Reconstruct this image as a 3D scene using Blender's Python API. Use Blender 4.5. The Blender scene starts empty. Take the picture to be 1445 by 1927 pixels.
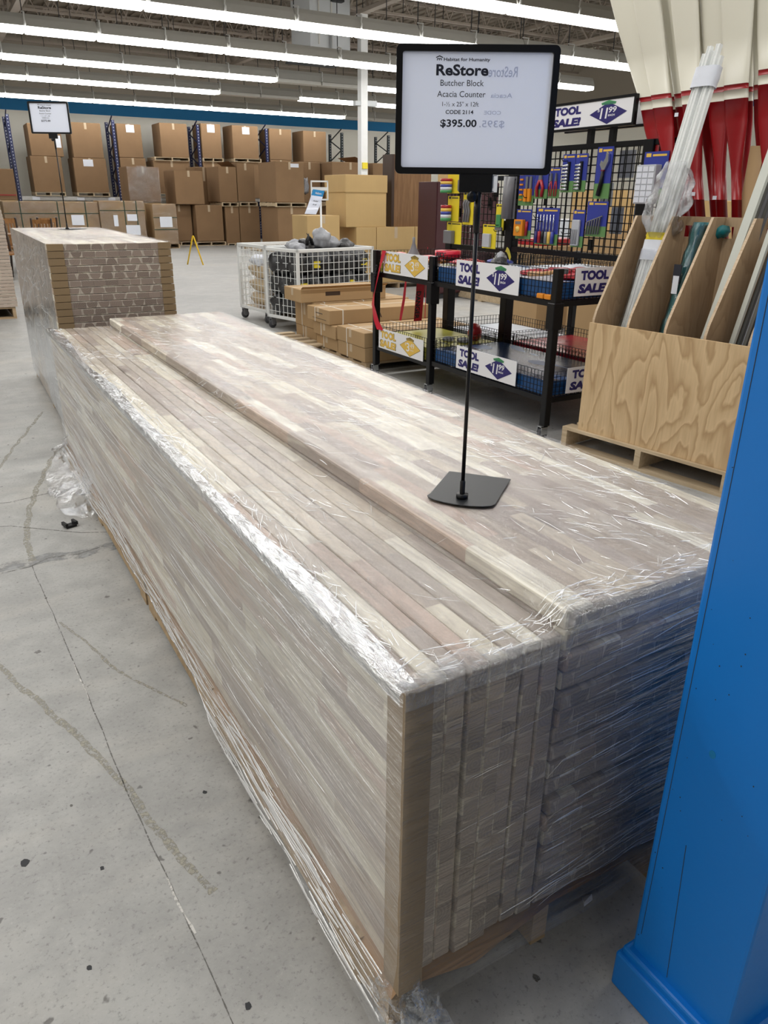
import bpy, bmesh, math, random
from mathutils import Vector, Matrix, noise
random.seed(7)
sc = bpy.context.scene
COL = sc.collection
PI = math.pi

# ------------------------------------------------------------------ camera, world, exposure
cam_d = bpy.data.cameras.new('camera'); cam = bpy.data.objects.new('camera', cam_d); COL.objects.link(cam)
cam_d.sensor_fit = 'VERTICAL'; cam_d.sensor_height = 36.0; cam_d.lens = 1414.18 / 1927 * 36.0
cam_d.clip_start = 0.02; cam_d.clip_end = 200
YAW, PITCH, ROLL = 0.5255, 0.3946, 0.0107
fw = Vector((math.sin(YAW)*math.cos(PITCH), math.cos(YAW)*math.cos(PITCH), -math.sin(PITCH)))
rt = Vector((math.cos(YAW), -math.sin(YAW), 0)); up = rt.cross(fw)
r2 = rt*math.cos(ROLL) + up*math.sin(ROLL); u2 = up*math.cos(ROLL) - rt*math.sin(ROLL)
cm = Matrix((r2, u2, -fw)).transposed().to_4x4(); cm.translation = (-0.4885, -0.7733, 1.4348)
cam.matrix_world = cm
sc.camera = cam
w = bpy.data.worlds.new('world'); sc.world = w; w.use_nodes = True
w.node_tree.nodes['Background'].inputs[0].default_value = (0.75, 0.8, 0.9, 1)
w.node_tree.nodes['Background'].inputs[1].default_value = 0.05
sc.view_settings.view_transform = 'Standard'; sc.view_settings.look = 'None'
sc.view_settings.gamma = 1.0; sc.view_settings.use_curve_mapping = False
sc.view_settings.exposure = 0.17
LAMP = 12.6          # radiance of the fluorescent lamps
LAMP_Z = 4.15
ROWS = {'R1': 26.2, 'R2': 22.1, 'R3': 18.95, 'R4': 15.75, 'R5': 12.8, 'R6': 9.95}
# unseen lamp rows, each one long strip; the dim rear one added as foreground fill
for k, (yy, on) in enumerate(((6.9, 1.0), (3.9, 1.0), (0.9, 0.95), (-3.2, 0.42))):
    ld = bpy.data.lights.new('unseen_strip_lamp', 'AREA'); ld.shape = 'RECTANGLE'; ld.size = 29; ld.size_y = 0.3
    ld.energy = LAMP * 29 * 0.3 * PI * 1.15 * on; ld.color = (1.0, 0.985, 0.96)
    lo = bpy.data.objects.new('unseen_strip_lamp', ld); COL.objects.link(lo); lo.location = (6.0, yy, LAMP_Z)

# ------------------------------------------------------------------ mesh helpers
class MB:
    def __init__(s): s.v = []; s.f = []; s.m = []; s.sm = []
    def add(s, vs, fs, mi=0, M=None, sm=False):
        b = len(s.v)
        s.v += [tuple(M @ Vector(p)) if M is not None else tuple(p) for p in vs]
        s.f += [tuple(b+i for i in f) for f in fs]; s.m += [mi]*len(fs); s.sm += [sm]*len(fs); return s
    def box(s, x0, x1, y0, y1, z0, z1, mi=0, M=None, my=None):
        vs = [(x0,y0,z0),(x1,y0,z0),(x1,y1,z0),(x0,y1,z0),(x0,y0,z1),(x1,y0,z1),(x1,y1,z1),(x0,y1,z1)]
        fs = [(0,3,2,1),(4,5,6,7),(0,1,5,4),(1,2,6,5),(2,3,7,6),(3,0,4,7)]
        s.add(vs, fs, mi, M)
        if my is not None:
            s.m[-4] = my; s.m[-2] = my
        return s
    def quad(s, a, b, c, d, mi=0, M=None): return s.add([a,b,c,d], [(0,1,2,3)], mi, M)
    def bar(s, p, q, wd, h=None, mi=0):
        p = Vector(p); q = Vector(q); d = q-p; L = d.length
        M = Matrix.Translation(p) @ d.to_track_quat('Z', 'Y').to_matrix().to_4x4(); h = h or wd
        return s.box(-wd/2, wd/2, -h/2, h/2, 0, L, mi, M)
    def tube(s, pts, r, n=8, mi=0, cap=True):
        pts = [Vector(p) for p in pts]; rs = r if isinstance(r, (list, tuple)) else [r]*len(pts)
        b = len(s.v); ref = None
        for i, p in enumerate(pts):
            t = (pts[min(i+1, len(pts)-1)] - pts[max(i-1, 0)]).normalized()
            if ref is None: ref = t.orthogonal().normalized()
            ref = (ref - t*ref.dot(t)).normalized(); bt = t.cross(ref)
            for k in range(n):
                a = 2*PI*k/n; s.v.append(tuple(p + (ref*math.cos(a)+bt*math.sin(a))*rs[i]))
        for i in range(len(pts)-1):
            for k in range(n):
                a = b+i*n+k; c = b+i*n+(k+1) % n
                s.f.append((a, c, c+n, a+n)); s.m.append(mi); s.sm.append(True)
        if cap:
            s.f.append(tuple(b+k for k in reversed(range(n)))); s.f.append(tuple(b+(len(pts)-1)*n+k for k in range(n)))
            s.m += [mi, mi]; s.sm += [False, False]
        return s
    def lathe(s, prof, n=24, mi=0, M=None):
        return s.add([(r*math.cos(2*PI*k/n), r*math.sin(2*PI*k/n), z) for r, z in prof for k in range(n)],
                     [(i*n+k, i*n+(k+1) % n, (i+1)*n+(k+1) % n, (i+1)*n+k) for i in range(len(prof)-1) for k in range(n)], mi, M, True)
    def prism(s, out, z0, z1, mi=0, M=None):      # outline in xy (ccw), extruded in z
        n = len(out); vs = [(x, y, z0) for x, y in out] + [(x, y, z1) for x, y in out]
        fs = [tuple(reversed(range(n))), tuple(range(n, 2*n))] + [(i, (i+1) % n, n+(i+1) % n, n+i) for i in range(n)]
        return s.add(vs, fs, mi, M)
    def grid(s, fn, nu, nv, mi=0, sm=True):
        b = len(s.v)
        for j in range(nv+1):
            for i in range(nu+1): s.v.append(tuple(fn(i/nu, j/nv)))
        for j in range(nv):
            for i in range(nu):
                a = b+j*(nu+1)+i; s.f.append((a, a+1, a+nu+2, a+nu+1)); s.m.append(mi); s.sm.append(sm)
        return s
    def mesh(s, name, mats, bevel=0, seg=2):
        me = bpy.data.meshes.new(name); me.from_pydata(s.v, [], s.f)
        for m in (mats if isinstance(mats, (list, tuple)) else [mats]): me.materials.append(m)
        me.polygons.foreach_set('material_index', s.m); me.polygons.foreach_set('use_smooth', s.sm)
        if bevel:
            bm = bmesh.new(); bm.from_mesh(me)
            bmesh.ops.bevel(bm, geom=bm.edges[:], offset=bevel, segments=seg, profile=0.5, affect='EDGES', clamp_overlap=True)
            bm.to_mesh(me); bm.free()
        me.update(); return me
    def build(s, name, mats, parent=None, loc=(0,0,0), rz=0, bevel=0, seg=2):
        o = bpy.data.objects.new(name, s.mesh(name, mats, bevel, seg)); COL.objects.link(o)
        o.parent = parent; o.location = loc; o.rotation_euler = (0, 0, rz); return o

def tag(o, label, cat, group=None):
    o['label'] = label; o['category'] = cat; o['kind'] = 'thing'
    if group: o['group'] = group
    return o
def thing(name, label, cat, loc=(0,0,0), rz=0, group=None):
    o = bpy.data.objects.new(name, None); COL.objects.link(o); o.location = loc; o.rotation_euler = (0,0,rz)
    o.empty_display_size = 0.05
    return tag(o, label, cat, group)
def structure(o): o['kind'] = 'structure'; return o
def copy_tree(o, parent=None):
    c = o.copy(); COL.objects.link(c); c.parent = parent
    for ch in o.children: copy_tree(ch, c)
    return c
ORD = ['', 'first','second','third','fourth','fifth','sixth','seventh','eighth','ninth','tenth','eleventh','twelfth','thirteenth','fourteenth','fifteenth','sixteenth','seventeenth','eighteenth','nineteenth','twentieth','twenty-first','twenty-second','twenty-third','twenty-fourth','twenty-fifth','twenty-sixth','twenty-seventh','twenty-eighth','twenty-ninth','thirtieth']

def text_mesh(txt, x0, x1, z0, z1, y=-0.0006, bold=0.0, shear=0.0, mirror=False):
    """lettering filling the rectangle x0..x1, z0..z1 of a panel that faces -y"""
    cu = bpy.data.curves.new('lettering', 'FONT'); cu.body = txt; cu.offset = bold; cu.shear = shear; cu.resolution_u = 3
    ob = bpy.data.objects.new('lettering', cu); COL.objects.link(ob)
    dg = bpy.context.evaluated_depsgraph_get(); dg.update()
    me = bpy.data.meshes.new_from_object(ob.evaluated_get(dg), depsgraph=dg)
    bpy.data.objects.remove(ob); bpy.data.curves.remove(cu)
    xs = [v.co.x for v in me.vertices]; ys = [v.co.y for v in me.vertices]
    ax, bx, ay, by = min(xs), max(xs), min(ys), max(ys)
    for v in me.vertices:
        tx = (v.co.x-ax)/(bx-ax); tz = (v.co.y-ay)/(by-ay)
        v.co = (x0+(x1-x0)*((1-tx) if mirror else tx), y, z0+(z1-z0)*tz)
    me.materials.clear(); return me
def letters(parent, txt, x0, x1, z0, z1, m, name='lettering', **k):
    me = text_mesh(txt, x0, x1, z0, z1, **k); me.materials.append(m)
    o = bpy.data.objects.new(name, me); COL.objects.link(o); o.parent = parent; return o

# ------------------------------------------------------------------ materials
def newmat(name):
    m = bpy.data.materials.new(name); m.use_nodes = True; nt = m.node_tree; nt.nodes.clear(); return m, nt
class NT:
    def __init__(s, name):
        s.m, s.t = newmat(name); s.out = s.t.nodes.new('ShaderNodeOutputMaterial')
    def n(s, typ, inp=None, **props):
        nd = s.t.nodes.new('ShaderNode'+typ)
        for k, v in props.items(): setattr(nd, k, v)
        for k, v in (inp or {}).items():
            sock = nd.inputs[k]
            if isinstance(v, bpy.types.NodeSocket): s.t.links.new(v, sock)
            else: sock.default_value = v
        return nd
    def math(s, op, a, b=0.0, c=0.0): return s.n('Math', {0: a, 1: b, 2: c}, operation=op).outputs[0]
    def mixc(s, f, a, b, blend='MIX'):
        nd = s.n('Mix', None, data_type='RGBA', blend_type=blend)
        for i, v in ((0, f), (6, a), (7, b)):
            if isinstance(v, bpy.types.NodeSocket): s.t.links.new(v, nd.inputs[i])
            else: nd.inputs[i].default_value = v if i == 0 else (*v, 1)[:4]
        return nd.outputs[2]
    def ramp(s, f, stops, interp='LINEAR'):
        nd = s.n('ValToRGB', {0: f}); cr = nd.color_ramp; cr.interpolation = interp
        while len(cr.elements) < len(stops): cr.elements.new(0.5)
        for e, (p, c) in zip(cr.elements, stops): e.position = p; e.color = (*c, 1)[:4] if not isinstance(c, (int, float)) else (c, c, c, 1)
        return nd.outputs[0]
    def obj(s, off=True):
        tc = s.n('TexCoord').outputs['Object']
        if not off: return tc
        r = s.n('ObjectInfo').outputs['Random']
        o = s.n('VectorMath', {0: (17.3, 23.1, 9.7)}, operation='SCALE'); s.t.links.new(r, o.inputs['Scale'])
        return s.n('VectorMath', {0: tc, 1: o.outputs[0]}, operation='ADD').outputs[0]
    def noise(s, vec, scale=5, detail=3, rough=0.5, mp=None, dist=0.0):
        if mp: vec = s.n('Mapping', {'Vector': vec, 'Scale': mp}).outputs[0]
        return s.n('TexNoise', {'Vector': vec, 'Scale': scale, 'Detail': detail, 'Roughness': rough, 'Distortion': dist}).outputs[0]
    def bump(s, h, strength=0.3, dist=0.01): return s.n('Bump', {'Height': h, 'Strength': strength, 'Distance': dist}).outputs[0]
    def bsdf(s, col, rough=0.6, metal=0.0, normal=None, spec=0.5, **kw):
        inp = {'Base Color': col if isinstance(col, bpy.types.NodeSocket) else (*col, 1)[:4], 'Roughness': rough, 'Metallic': metal, 'Specular IOR Level': spec}
        if normal is not None: inp['Normal'] = normal
        inp.update(kw); return s.n('BsdfPrincipled', inp).outputs[0]
    def done(s, sh): s.t.links.new(sh, s.out.inputs[0]); return s.m

def paint(name, col, rough=0.5, metal=0.0, var=0.06, scale=6, bump=0.0, spec=0.5):
    t = NT(name); v = t.obj(); f = t.noise(v, scale, 4, 0.6)
    c = t.mixc(t.math('MULTIPLY', t.math('SUBTRACT', f, 0.3), var*4), col, tuple(x*0.6 for x in col))
    nm = t.bump(t.noise(v, scale*18, 2), bump, 0.004) if bump else None
    return t.done(t.bsdf(c, rough, metal, nm, spec))
def emit(name, col, s):
    t = NT(name); return t.done(t.n('Emission', {'Color': (*col, 1), 'Strength': s}).outputs[0])

def mk_concrete():
    t = NT('concrete'); v = t.obj(False)
    a = t.noise(v, 0.55, 5, 0.6); b = t.noise(v, 6, 6, 0.65); c = t.noise(v, 90, 3, 0.7); d = t.noise(v, 2.2, 4, 0.6, (1, 3, 1))
    col = t.ramp(a, [(0.3, (0.36, 0.36, 0.35)), (0.55, (0.45, 0.45, 0.435)), (0.72, (0.49, 0.46, 0.40))])
    col = t.mixc(t.math('MULTIPLY', t.ramp(b, [(0.42, 1.0), (0.60, 0.0)]), 0.35), col, (0.22, 0.22, 0.215))
    col = t.mixc(t.math('MULTIPLY', t.ramp(d, [(0.5, 0.0), (0.68, 1.0)]), 0.30), col, (0.52, 0.50, 0.46))
    col = t.mixc(t.math('MULTIPLY', t.ramp(c, [(0.30, 1.0), (0.44, 0.0)]), 0.55), col, (0.16, 0.155, 0.15))
    col = t.mixc(t.math('MULTIPLY', t.ramp(c, [(0.58, 0.0), (0.75, 1.0)]), 0.25), col, (0.62, 0.61, 0.58))
    sp = t.noise(v, 28, 2, 0.5)
    col = t.mixc(t.math('MULTIPLY', t.ramp(sp, [(0.26, 1.0), (0.31, 0.0)]), 0.7), col, (0.09, 0.085, 0.08))
    h = t.math('ADD', t.math('MULTIPLY', c, 0.5), b)
    return t.done(t.bsdf(col, t.ramp(b, [(0.3, 0.42), (0.7, 0.62)]), 0, t.bump(h, 0.12, 0.004), 0.35))

def mk_acacia(name, pal, gain=1.0):
    t = NT(name); v = t.obj(False); rnd = t.n('ObjectInfo').outputs['Random']
    xyz = t.n('SeparateXYZ', {0: v}); x = xyz.outputs[0]; y = xyz.outputs[1]
    row = t.math('FLOOR', t.math('DIVIDE', t.math('ADD', x, t.math('MULTIPLY', rnd, 3.1)), 0.038))
    w1 = t.n('TexWhiteNoise', {'W': t.math('ADD', row, t.math('MULTIPLY', rnd, 91.0))}, noise_dimensions='1D').outputs[0]
    ln = t.math('ADD', 0.32, t.math('MULTIPLY', w1, 0.3))
    cl = t.math('FLOOR', t.math('DIVIDE', t.math('ADD', y, t.math('MULTIPLY', w1, 7.0)), ln))
    cmb = t.n('CombineXYZ', {0: row, 1: cl, 2: t.math('MULTIPLY', rnd, 53.0)}).outputs[0]
    wn = t.n('TexWhiteNoise', {'Vector': cmb}, noise_dimensions='3D'); r1 = wn.outputs[0]
    col = t.ramp(r1, pal, 'CONSTANT')
    off = t.n('VectorMath', {0: wn.outputs[1], 'Scale': 40.0}, operation='SCALE').outputs[0]
    gv = t.n('VectorMath', {0: v, 1: off}, operation='ADD').outputs[0]
    g = t.noise(gv, 14, 5, 0.6, (5, 0.5, 5), 1.2); g2 = t.noise(gv, 5, 3, 0.5, (3, 0.35, 3), 2.0)
    col = t.mixc(t.math('MULTIPLY', t.ramp(g, [(0.38, 1.0), (0.62, 0.0)]), 0.42), col, (0.26, 0.215, 0.18))
    col = t.mixc(t.math('MULTIPLY', t.ramp(g2, [(0.60, 0.0), (0.70, 1.0)]), 0.55), col, (0.74, 0.70, 0.60))
    kn = t.n('TexVoronoi', {'Vector': t.n('Mapping', {'Vector': gv, 'Scale': (5.5, 2.2, 5.5)}).outputs[0], 'Scale': 1.0}).outputs[0]
    col = t.mixc(t.math('MULTIPLY', t.ramp(kn, [(0.05, 1.0), (0.16, 0.0)]), 0.75), col, (0.15, 0.115, 0.095))
    # joints between staves
    fr = t.math('FRACT', t.math('DIVIDE', t.math('ADD', x, t.math('MULTIPLY', rnd, 3.1)), 0.038))
    e = t.math('ABSOLUTE', t.math('SUBTRACT', fr, 0.5))
    col = t.mixc(t.math('MULTIPLY', t.ramp(e, [(0.462, 0.0), (0.5, 1.0)]), 0.5), col, (0.22, 0.18, 0.15))
    return t.done(t.bsdf(col, 0.42, 0, t.bump(g, 0.06, 0.002), 0.4))
def mk_endgrain(name, heart, sap, wd=0.05):
    t = NT(name); v = t.obj(False); rnd = t.n('ObjectInfo').outputs['Random']
    xyz = t.n('SeparateXYZ', {0: v}); x = t.math('ADD', xyz.outputs[0], t.math('MULTIPLY', rnd, 5.0)); z = xyz.outputs[2]
    cell = t.math('FLOOR', t.math('DIVIDE', x, wd)); fr = t.math('FRACT', t.math('DIVIDE', x, wd))
    wn = t.n('TexWhiteNoise', {'Vector': t.n('CombineXYZ', {0: cell, 1: t.math('MULTIPLY', rnd, 77.0)}).outputs[0]}, noise_dimensions='2D')
    rc = t.n('SeparateColor', {0: wn.outputs[1]})
    cx = t.math('SUBTRACT', fr, t.math('MULTIPLY_ADD', rc.outputs[0], 0.9, 0.05))
    cz = t.math('SUBTRACT', t.math('DIVIDE', z, wd), t.math('MULTIPLY_ADD', rc.outputs[1], 1.1, -0.15))
    d = t.math('SQRT', t.math('ADD', t.math('MULTIPLY', cx, cx), t.math('MULTIPLY', cz, cz)))
    wob = t.math('MULTIPLY', t.math('SUBTRACT', t.noise(v, 25, 2), 0.5), 0.25); d = t.math('ADD', d, wob)
    zz = t.math('SUBTRACT', t.math('DIVIDE', z, 0.0378), rc.outputs[1]); ec = t.math('ABSOLUTE', t.math('SUBTRACT', fr, 0.5))
    sapd = t.math('ADD', t.math('ADD', ec, t.math('MULTIPLY', t.math('MULTIPLY', zz, zz), 0.30)), t.math('MULTIPLY', wob, 0.5))
    sapd = t.math('SUBTRACT', sapd, t.math('MULTIPLY', t.math('GREATER_THAN', rc.outputs[0], 0.62), 0.25))
    ring = t.math('SINE', t.math('MULTIPLY', d, 46.0))
    hc = t.mixc(t.math('MULTIPLY_ADD', ring, 0.25, 0.3), heart, tuple(c*0.55 for c in heart))
    hc = t.mixc(t.math('MULTIPLY', rc.outputs[2], 0.6), hc, tuple(c*1.5 for c in heart))
    col = t.mixc(t.ramp(sapd, [(0.43, 0.0), (0.47, 1.0)]), hc, sap)
    e = t.math('ABSOLUTE', t.math('SUBTRACT', fr, 0.5))
    col = t.mixc(t.math('MULTIPLY', t.ramp(e, [(0.47, 0.0), (0.5, 1.0)]), 0.5), col, (0.1, 0.08, 0.07))
    return t.done(t.bsdf(col, 0.6, 0, None, 0.3))
def mk_wood(name, c0, c1, ax=(1, 8, 8), scale=3, rough=0.7, knots=0.5):
    t = NT(name); v = t.obj(); f = t.noise(v, scale, 5, 0.6, ax, 1.0); b = t.noise(v, 1.3, 3)
    col = t.mixc(t.ramp(f, [(0.35, 0.0), (0.65, 1.0)]), c0, c1)
    col = t.mixc(t.math('MULTIPLY', t.ramp(b, [(0.4, 0.0), (0.7, 1.0)]), knots), col, tuple(c*0.6 for c in c0))
    return t.done(t.bsdf(col, rough, 0, t.bump(f, 0.2, 0.003), 0.25))
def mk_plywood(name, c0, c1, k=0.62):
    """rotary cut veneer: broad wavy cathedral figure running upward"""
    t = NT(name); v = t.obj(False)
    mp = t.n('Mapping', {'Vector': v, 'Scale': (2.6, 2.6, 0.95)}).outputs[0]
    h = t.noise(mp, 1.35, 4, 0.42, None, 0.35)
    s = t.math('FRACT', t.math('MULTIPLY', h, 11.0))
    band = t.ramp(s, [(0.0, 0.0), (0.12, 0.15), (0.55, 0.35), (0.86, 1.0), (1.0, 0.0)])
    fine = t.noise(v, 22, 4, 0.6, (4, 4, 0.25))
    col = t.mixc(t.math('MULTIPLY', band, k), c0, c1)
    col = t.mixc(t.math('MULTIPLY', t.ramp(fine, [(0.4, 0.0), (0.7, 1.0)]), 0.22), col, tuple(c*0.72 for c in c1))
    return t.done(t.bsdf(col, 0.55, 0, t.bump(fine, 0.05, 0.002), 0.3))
def mk_card(name, col, var=0.5):
    t = NT(name); v = t.obj(); a = t.noise(v, 1.6, 4, 0.55); f = t.noise(v, 60, 2, 0.5, (1, 1, 0.02))
    rnd = t.n('ObjectInfo').outputs['Random']
    c = t.mixc(t.math('MULTIPLY', t.ramp(a, [(0.3, 0.0), (0.7, 1.0)]), var), col, tuple(x*0.74 for x in col))
    c = t.mixc(t.math('MULTIPLY', f, 0.12), c, tuple(x*0.6 for x in col))
    c = t.mixc(t.math('MULTIPLY', rnd, 0.22), c, tuple(x*0.7 for x in col))
    return t.done(t.bsdf(c, 0.75, 0, t.bump(f, 0.06, 0.002), 0.25))
def mk_worn(name, col, scale, cut):
    t = NT(name); f = t.noise(t.obj(False), scale, 4, 0.65)
    a = t.ramp(f, [(cut-0.10, 1.0), (cut+0.10, 0.0)]); d = t.bsdf(col, 0.85, 0, None, 0.2)
    return t.done(t.n('MixShader', {0: a, 1: t.n('BsdfTransparent').outputs[0], 2: d}).outputs[0])
def mk_crease():  # white colour stands in for bright streaks along the film folds
    t = NT('film_crease'); tr = t.n('BsdfTransparent').outputs[0]
    df = t.n('BsdfDiffuse', {'Color': (0.92, 0.93, 0.95, 1)}).outputs[0]; gl = t.n('BsdfGlossy', {'Color': (1, 1, 1, 1), 'Roughness': 0.22}).outputs[0]
    a = t.n('MixShader', {0: 0.45, 1: df, 2: gl}).outputs[0]
    return t.done(t.n('MixShader', {0: 0.85, 1: tr, 2: a}).outputs[0])
def mk_paper(name, col):
    t = NT(name); a = t.n('BsdfDiffuse', {'Color': (*col, 1)}).outputs[0]; b = t.n('BsdfTranslucent', {'Color': (*col, 1)}).outputs[0]
    m = t.n('MixShader', {0: 0.42, 1: a, 2: b}).outputs[0]; g = t.n('BsdfGlossy', {'Roughness': 0.12}).outputs[0]
    return t.done(t.n('MixShader', {0: 0.05, 1: m, 2: g}).outputs[0])
def mk_film(name, ax, haze=0.35, clear=1.0, scale=9, bumps=0.55, fac=0.13, rough=0.1, mult=1.1):
    """clear stretch film: sees through, glossy, wrinkled along ax"""
    t = NT(name); v = t.obj()
    w1 = t.noise(v, scale, 5, 0.65, ax, 0.6); w2 = t.noise(v, scale*0.35, 3, 0.5, ax, 0.8); w3 = t.noise(v, scale*3.2, 2, 0.6, ax)
    hgt = t.math('ADD', t.math('ADD', w1, t.math('MULTIPLY', w2, 1.4)), t.math('MULTIPLY', w3, 0.3))
    nm = t.bump(hgt, bumps, 0.02)
    fz = t.n('Fresnel', {'IOR': 1.5, 'Normal': nm}).outputs[0]
    patch = t.ramp(t.noise(v, 1.7, 3), [(0.35, 0.5), (0.7, 1.3)])
    gfac = t.math('MULTIPLY', t.math('ADD', fac, t.math('MULTIPLY', fz, mult)), patch)
    gfac = t.n('Clamp', {0: gfac}).outputs[0]
    tr = t.n('BsdfTransparent', {0: (clear, clear, clear, 1)}).outputs[0]
    gl = t.n('BsdfGlossy', {'Color': (0.95, 0.97, 1, 1), 'Roughness': rough, 'Normal': nm}).outputs[0]
    s1 = t.n('MixShader', {0: gfac, 1: tr, 2: gl}).outputs[0]
    st = t.ramp(w1, [(0.54, 0.0), (0.66, 1.0)]); st2 = t.ramp(w3, [(0.56, 0.0), (0.72, 1.0)])
    hz = t.math('MULTIPLY', t.math('ADD', t.math('MULTIPLY', st, 0.6), t.math('MULTIPLY_ADD', st2, 0.5, 0.18)), haze)
    df = t.n('BsdfDiffuse', {'Color': (0.88, 0.9, 0.92, 1), 'Normal': nm}).outputs[0]
    tl = t.n('BsdfTranslucent', {'Color': (0.85, 0.87, 0.9, 1)}).outputs[0]
    dd = t.n('MixShader', {0: 0.35, 1: df, 2: tl}).outputs[0]
    return t.done(t.n('MixShader', {0: hz, 1: s1, 2: dd}).outputs[0])

PAL = [(0.0, (0.50, 0.43, 0.36)), (0.14, (0.64, 0.57, 0.47)), (0.30, (0.78, 0.73, 0.60)), (0.44, (0.44, 0.375, 0.33)), (0.54, (0.58, 0.52, 0.45)), (0.66, (0.86, 0.82, 0.71)), (0.80, (0.60, 0.48, 0.40)), (0.91, (0.52, 0.46, 0.41))]
M = {}
M['concrete'] = mk_concrete()
M['acacia'] = mk_acacia('acacia', PAL)
M['acacia_end'] = mk_endgrain('acacia_end', (0.43, 0.375, 0.33), (0.66, 0.60, 0.52), 0.05)
M['acacia_end_dark'] = mk_endgrain('acacia_end_dark', (0.27, 0.215, 0.18), (0.54, 0.48, 0.41), 0.066)
M['edgewood'] = mk_wood('pale_edge_wood', (0.52, 0.43, 0.36), (0.40, 0.32, 0.26), (0.4, 6, 6), 3, 0.6, 0.3)
M['pallet'] = mk_wood('pallet_wood', (0.50, 0.37, 0.23), (0.34, 0.24, 0.14))
M['pallet_pale'] = mk_wood('pale_pallet_wood', (0.62, 0.50, 0.34), (0.46, 0.35, 0.22))
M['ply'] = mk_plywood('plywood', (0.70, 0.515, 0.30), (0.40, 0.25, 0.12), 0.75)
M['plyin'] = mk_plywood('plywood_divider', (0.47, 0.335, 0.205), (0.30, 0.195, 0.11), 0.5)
M['plyedge'] = mk_wood('plywood_edge', (0.72, 0.57, 0.40), (0.55, 0.40, 0.26), (1, 1, 60), 2)
M['card'] = mk_card('cardboard', (0.28, 0.173, 0.092))
M['card_pale'] = mk_card('pale_cardboard', (0.60, 0.415, 0.19))
M['card_tan'] = mk_card('tan_cardboard', (0.45, 0.30, 0.155))
M['card_side'] = mk_card('beige_cardboard', (0.58, 0.46, 0.32))
M['guard'] = mk_card('corner_guard_card', (0.34, 0.255, 0.165), 0.2)
M['kraft'] = mk_card('kraft_paper', (0.40, 0.25, 0.14))
M['capcard'] = mk_card('end_cap_card', (0.31, 0.22, 0.125), 0.4)
M['film_side'] = mk_film('film_side', (9, 0.20, 5.5), 0.11, 1.0, 9, 0.75, 0.01, 0.08, 0.42)
M['film_top'] = mk_film('film_top', (3.0, 1.3, 3), 0.02, 1.0, 12, 0.30, 0.006, 0.06, 0.55)
M['film_band'] = mk_film('film_band', (7, 1.6, 5), 0.16, 1.0, 10, 0.7, 0.06, 0.1)
M['film_end'] = mk_film('film_end', (0.5, 5, 5.5), 0.08, 1.0, 8, 0.6, 0.05)
M['film_loose'] = mk_film('film_loose', (3, 3, 3), 0.17, 1.0, 6, 0.9, 0.06, 0.12, 0.9)
M['crease'] = mk_crease()
M['film_tail'] = mk_film('film_tail', (3, 3, 3), 0.10, 1.0, 6, 0.9, 0.01, 0.12, 0.7)
M['film_thin'] = mk_film('film_thin', (2, 2, 2), 0.05, 1.0, 5, 0.5, 0.06)
M['black'] = paint('black_metal', (0.006, 0.006, 0.007), 0.32, 0, 0.02, 6, 0, 0.3)
M['blackmatte'] = paint('black_plate', (0.012, 0.013, 0.015), 0.42, 0, 0.05, 6, 0, 0.3)
M['white_metal'] = paint('white_metal', (0.74, 0.75, 0.74), 0.4)
M['blue'] = paint('blue_paint', (0.0, 0.19, 0.66), 0.42, 0, 0.02, 3, 0.12)
M['cream'] = paint('cream_wall_paint', (0.84, 0.82, 0.73), 0.7, 0, 0.03, 1.5)
M['wallblue'] = paint('wall_stripe_paint', (0.0, 0.19, 0.46), 0.6, 0, 0.03, 1.5)
M['upperwall'] = paint('upper_wall_tan', (0.36, 0.32, 0.26), 0.8, 0, 0.04, 1.0)  # browner and darker than the wall below the stripe
M['deck'] = paint('roof_deck', (0.26, 0.225, 0.18), 0.8, 0, 0.05, 1.0)
M['steel'] = paint('painted_steel', (0.55, 0.54, 0.50), 0.5)
M['joist'] = paint('joist_steel', (0.36, 0.31, 0.26), 0.7)
M['duct'] = paint('duct_sheet_metal', (0.50, 0.52, 0.53), 0.5, 0, 0.04, 2)
M['dark'] = paint('dark_cavity', (0.03, 0.032, 0.036), 0.7)
M['lamp'] = emit('lamp_lit', (1.0, 0.985, 0.96), LAMP)
M['lampoff'] = paint('lamp_unlit', (0.62, 0.61, 0.57), 0.4)
M['reflector'] = paint('reflector', (0.46, 0.455, 0.42), 0.5)
M['paper'] = mk_paper('white_paper', (0.80, 0.85, 0.98))
M['label'] = paint('label_paper', (0.74, 0.77, 0.84), 0.5, 0, 0.03, 9)
M['board'] = paint('sign_board', (0.80, 0.80, 0.82), 0.35, 0, 0.01)
M['ink'] = paint('black_ink', (0.010, 0.012, 0.025), 0.5, 0, 0)
M['ghost'] = mk_paper('show_through_ink', (0.60, 0.64, 0.76))
M['navy'] = paint('navy_ink', (0.018, 0.012, 0.13), 0.45, 0, 0)
M['gold'] = paint('gold_ink', (0.74, 0.48, 0.08), 0.45, 0, 0)
M['goldline'] = paint('gold_outline', (0.20, 0.14, 0.03), 0.45, 0, 0)
M['greenink'] = paint('green_ink', (0.05, 0.26, 0.09), 0.5, 0, 0)
M['red'] = paint('red_paint', (0.30, 0.002, 0.006), 0.35, 0, 0.03)
M['oarcream'] = paint('cream_paint', (0.66, 0.635, 0.53), 0.4, 0, 0.03, 3)
M['tape_red'] = paint('red_tape', (0.55, 0.006, 0.03), 0.35, 0, 0.03)
M['yellow'] = paint('yellow_card', (0.78, 0.63, 0.03), 0.45)
M['yellowpaint'] = paint('yellow_paint', (0.80, 0.52, 0.01), 0.4)
M['bluecard'] = paint('blue_card', (0.035, 0.05, 0.30), 0.3, 0, 0.08, 20)
M['greencard'] = paint('green_card', (0.12, 0.26, 0.09), 0.35)
M['chrome'] = paint('bright_steel', (0.62, 0.64, 0.66), 0.22, 0.9)
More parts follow.
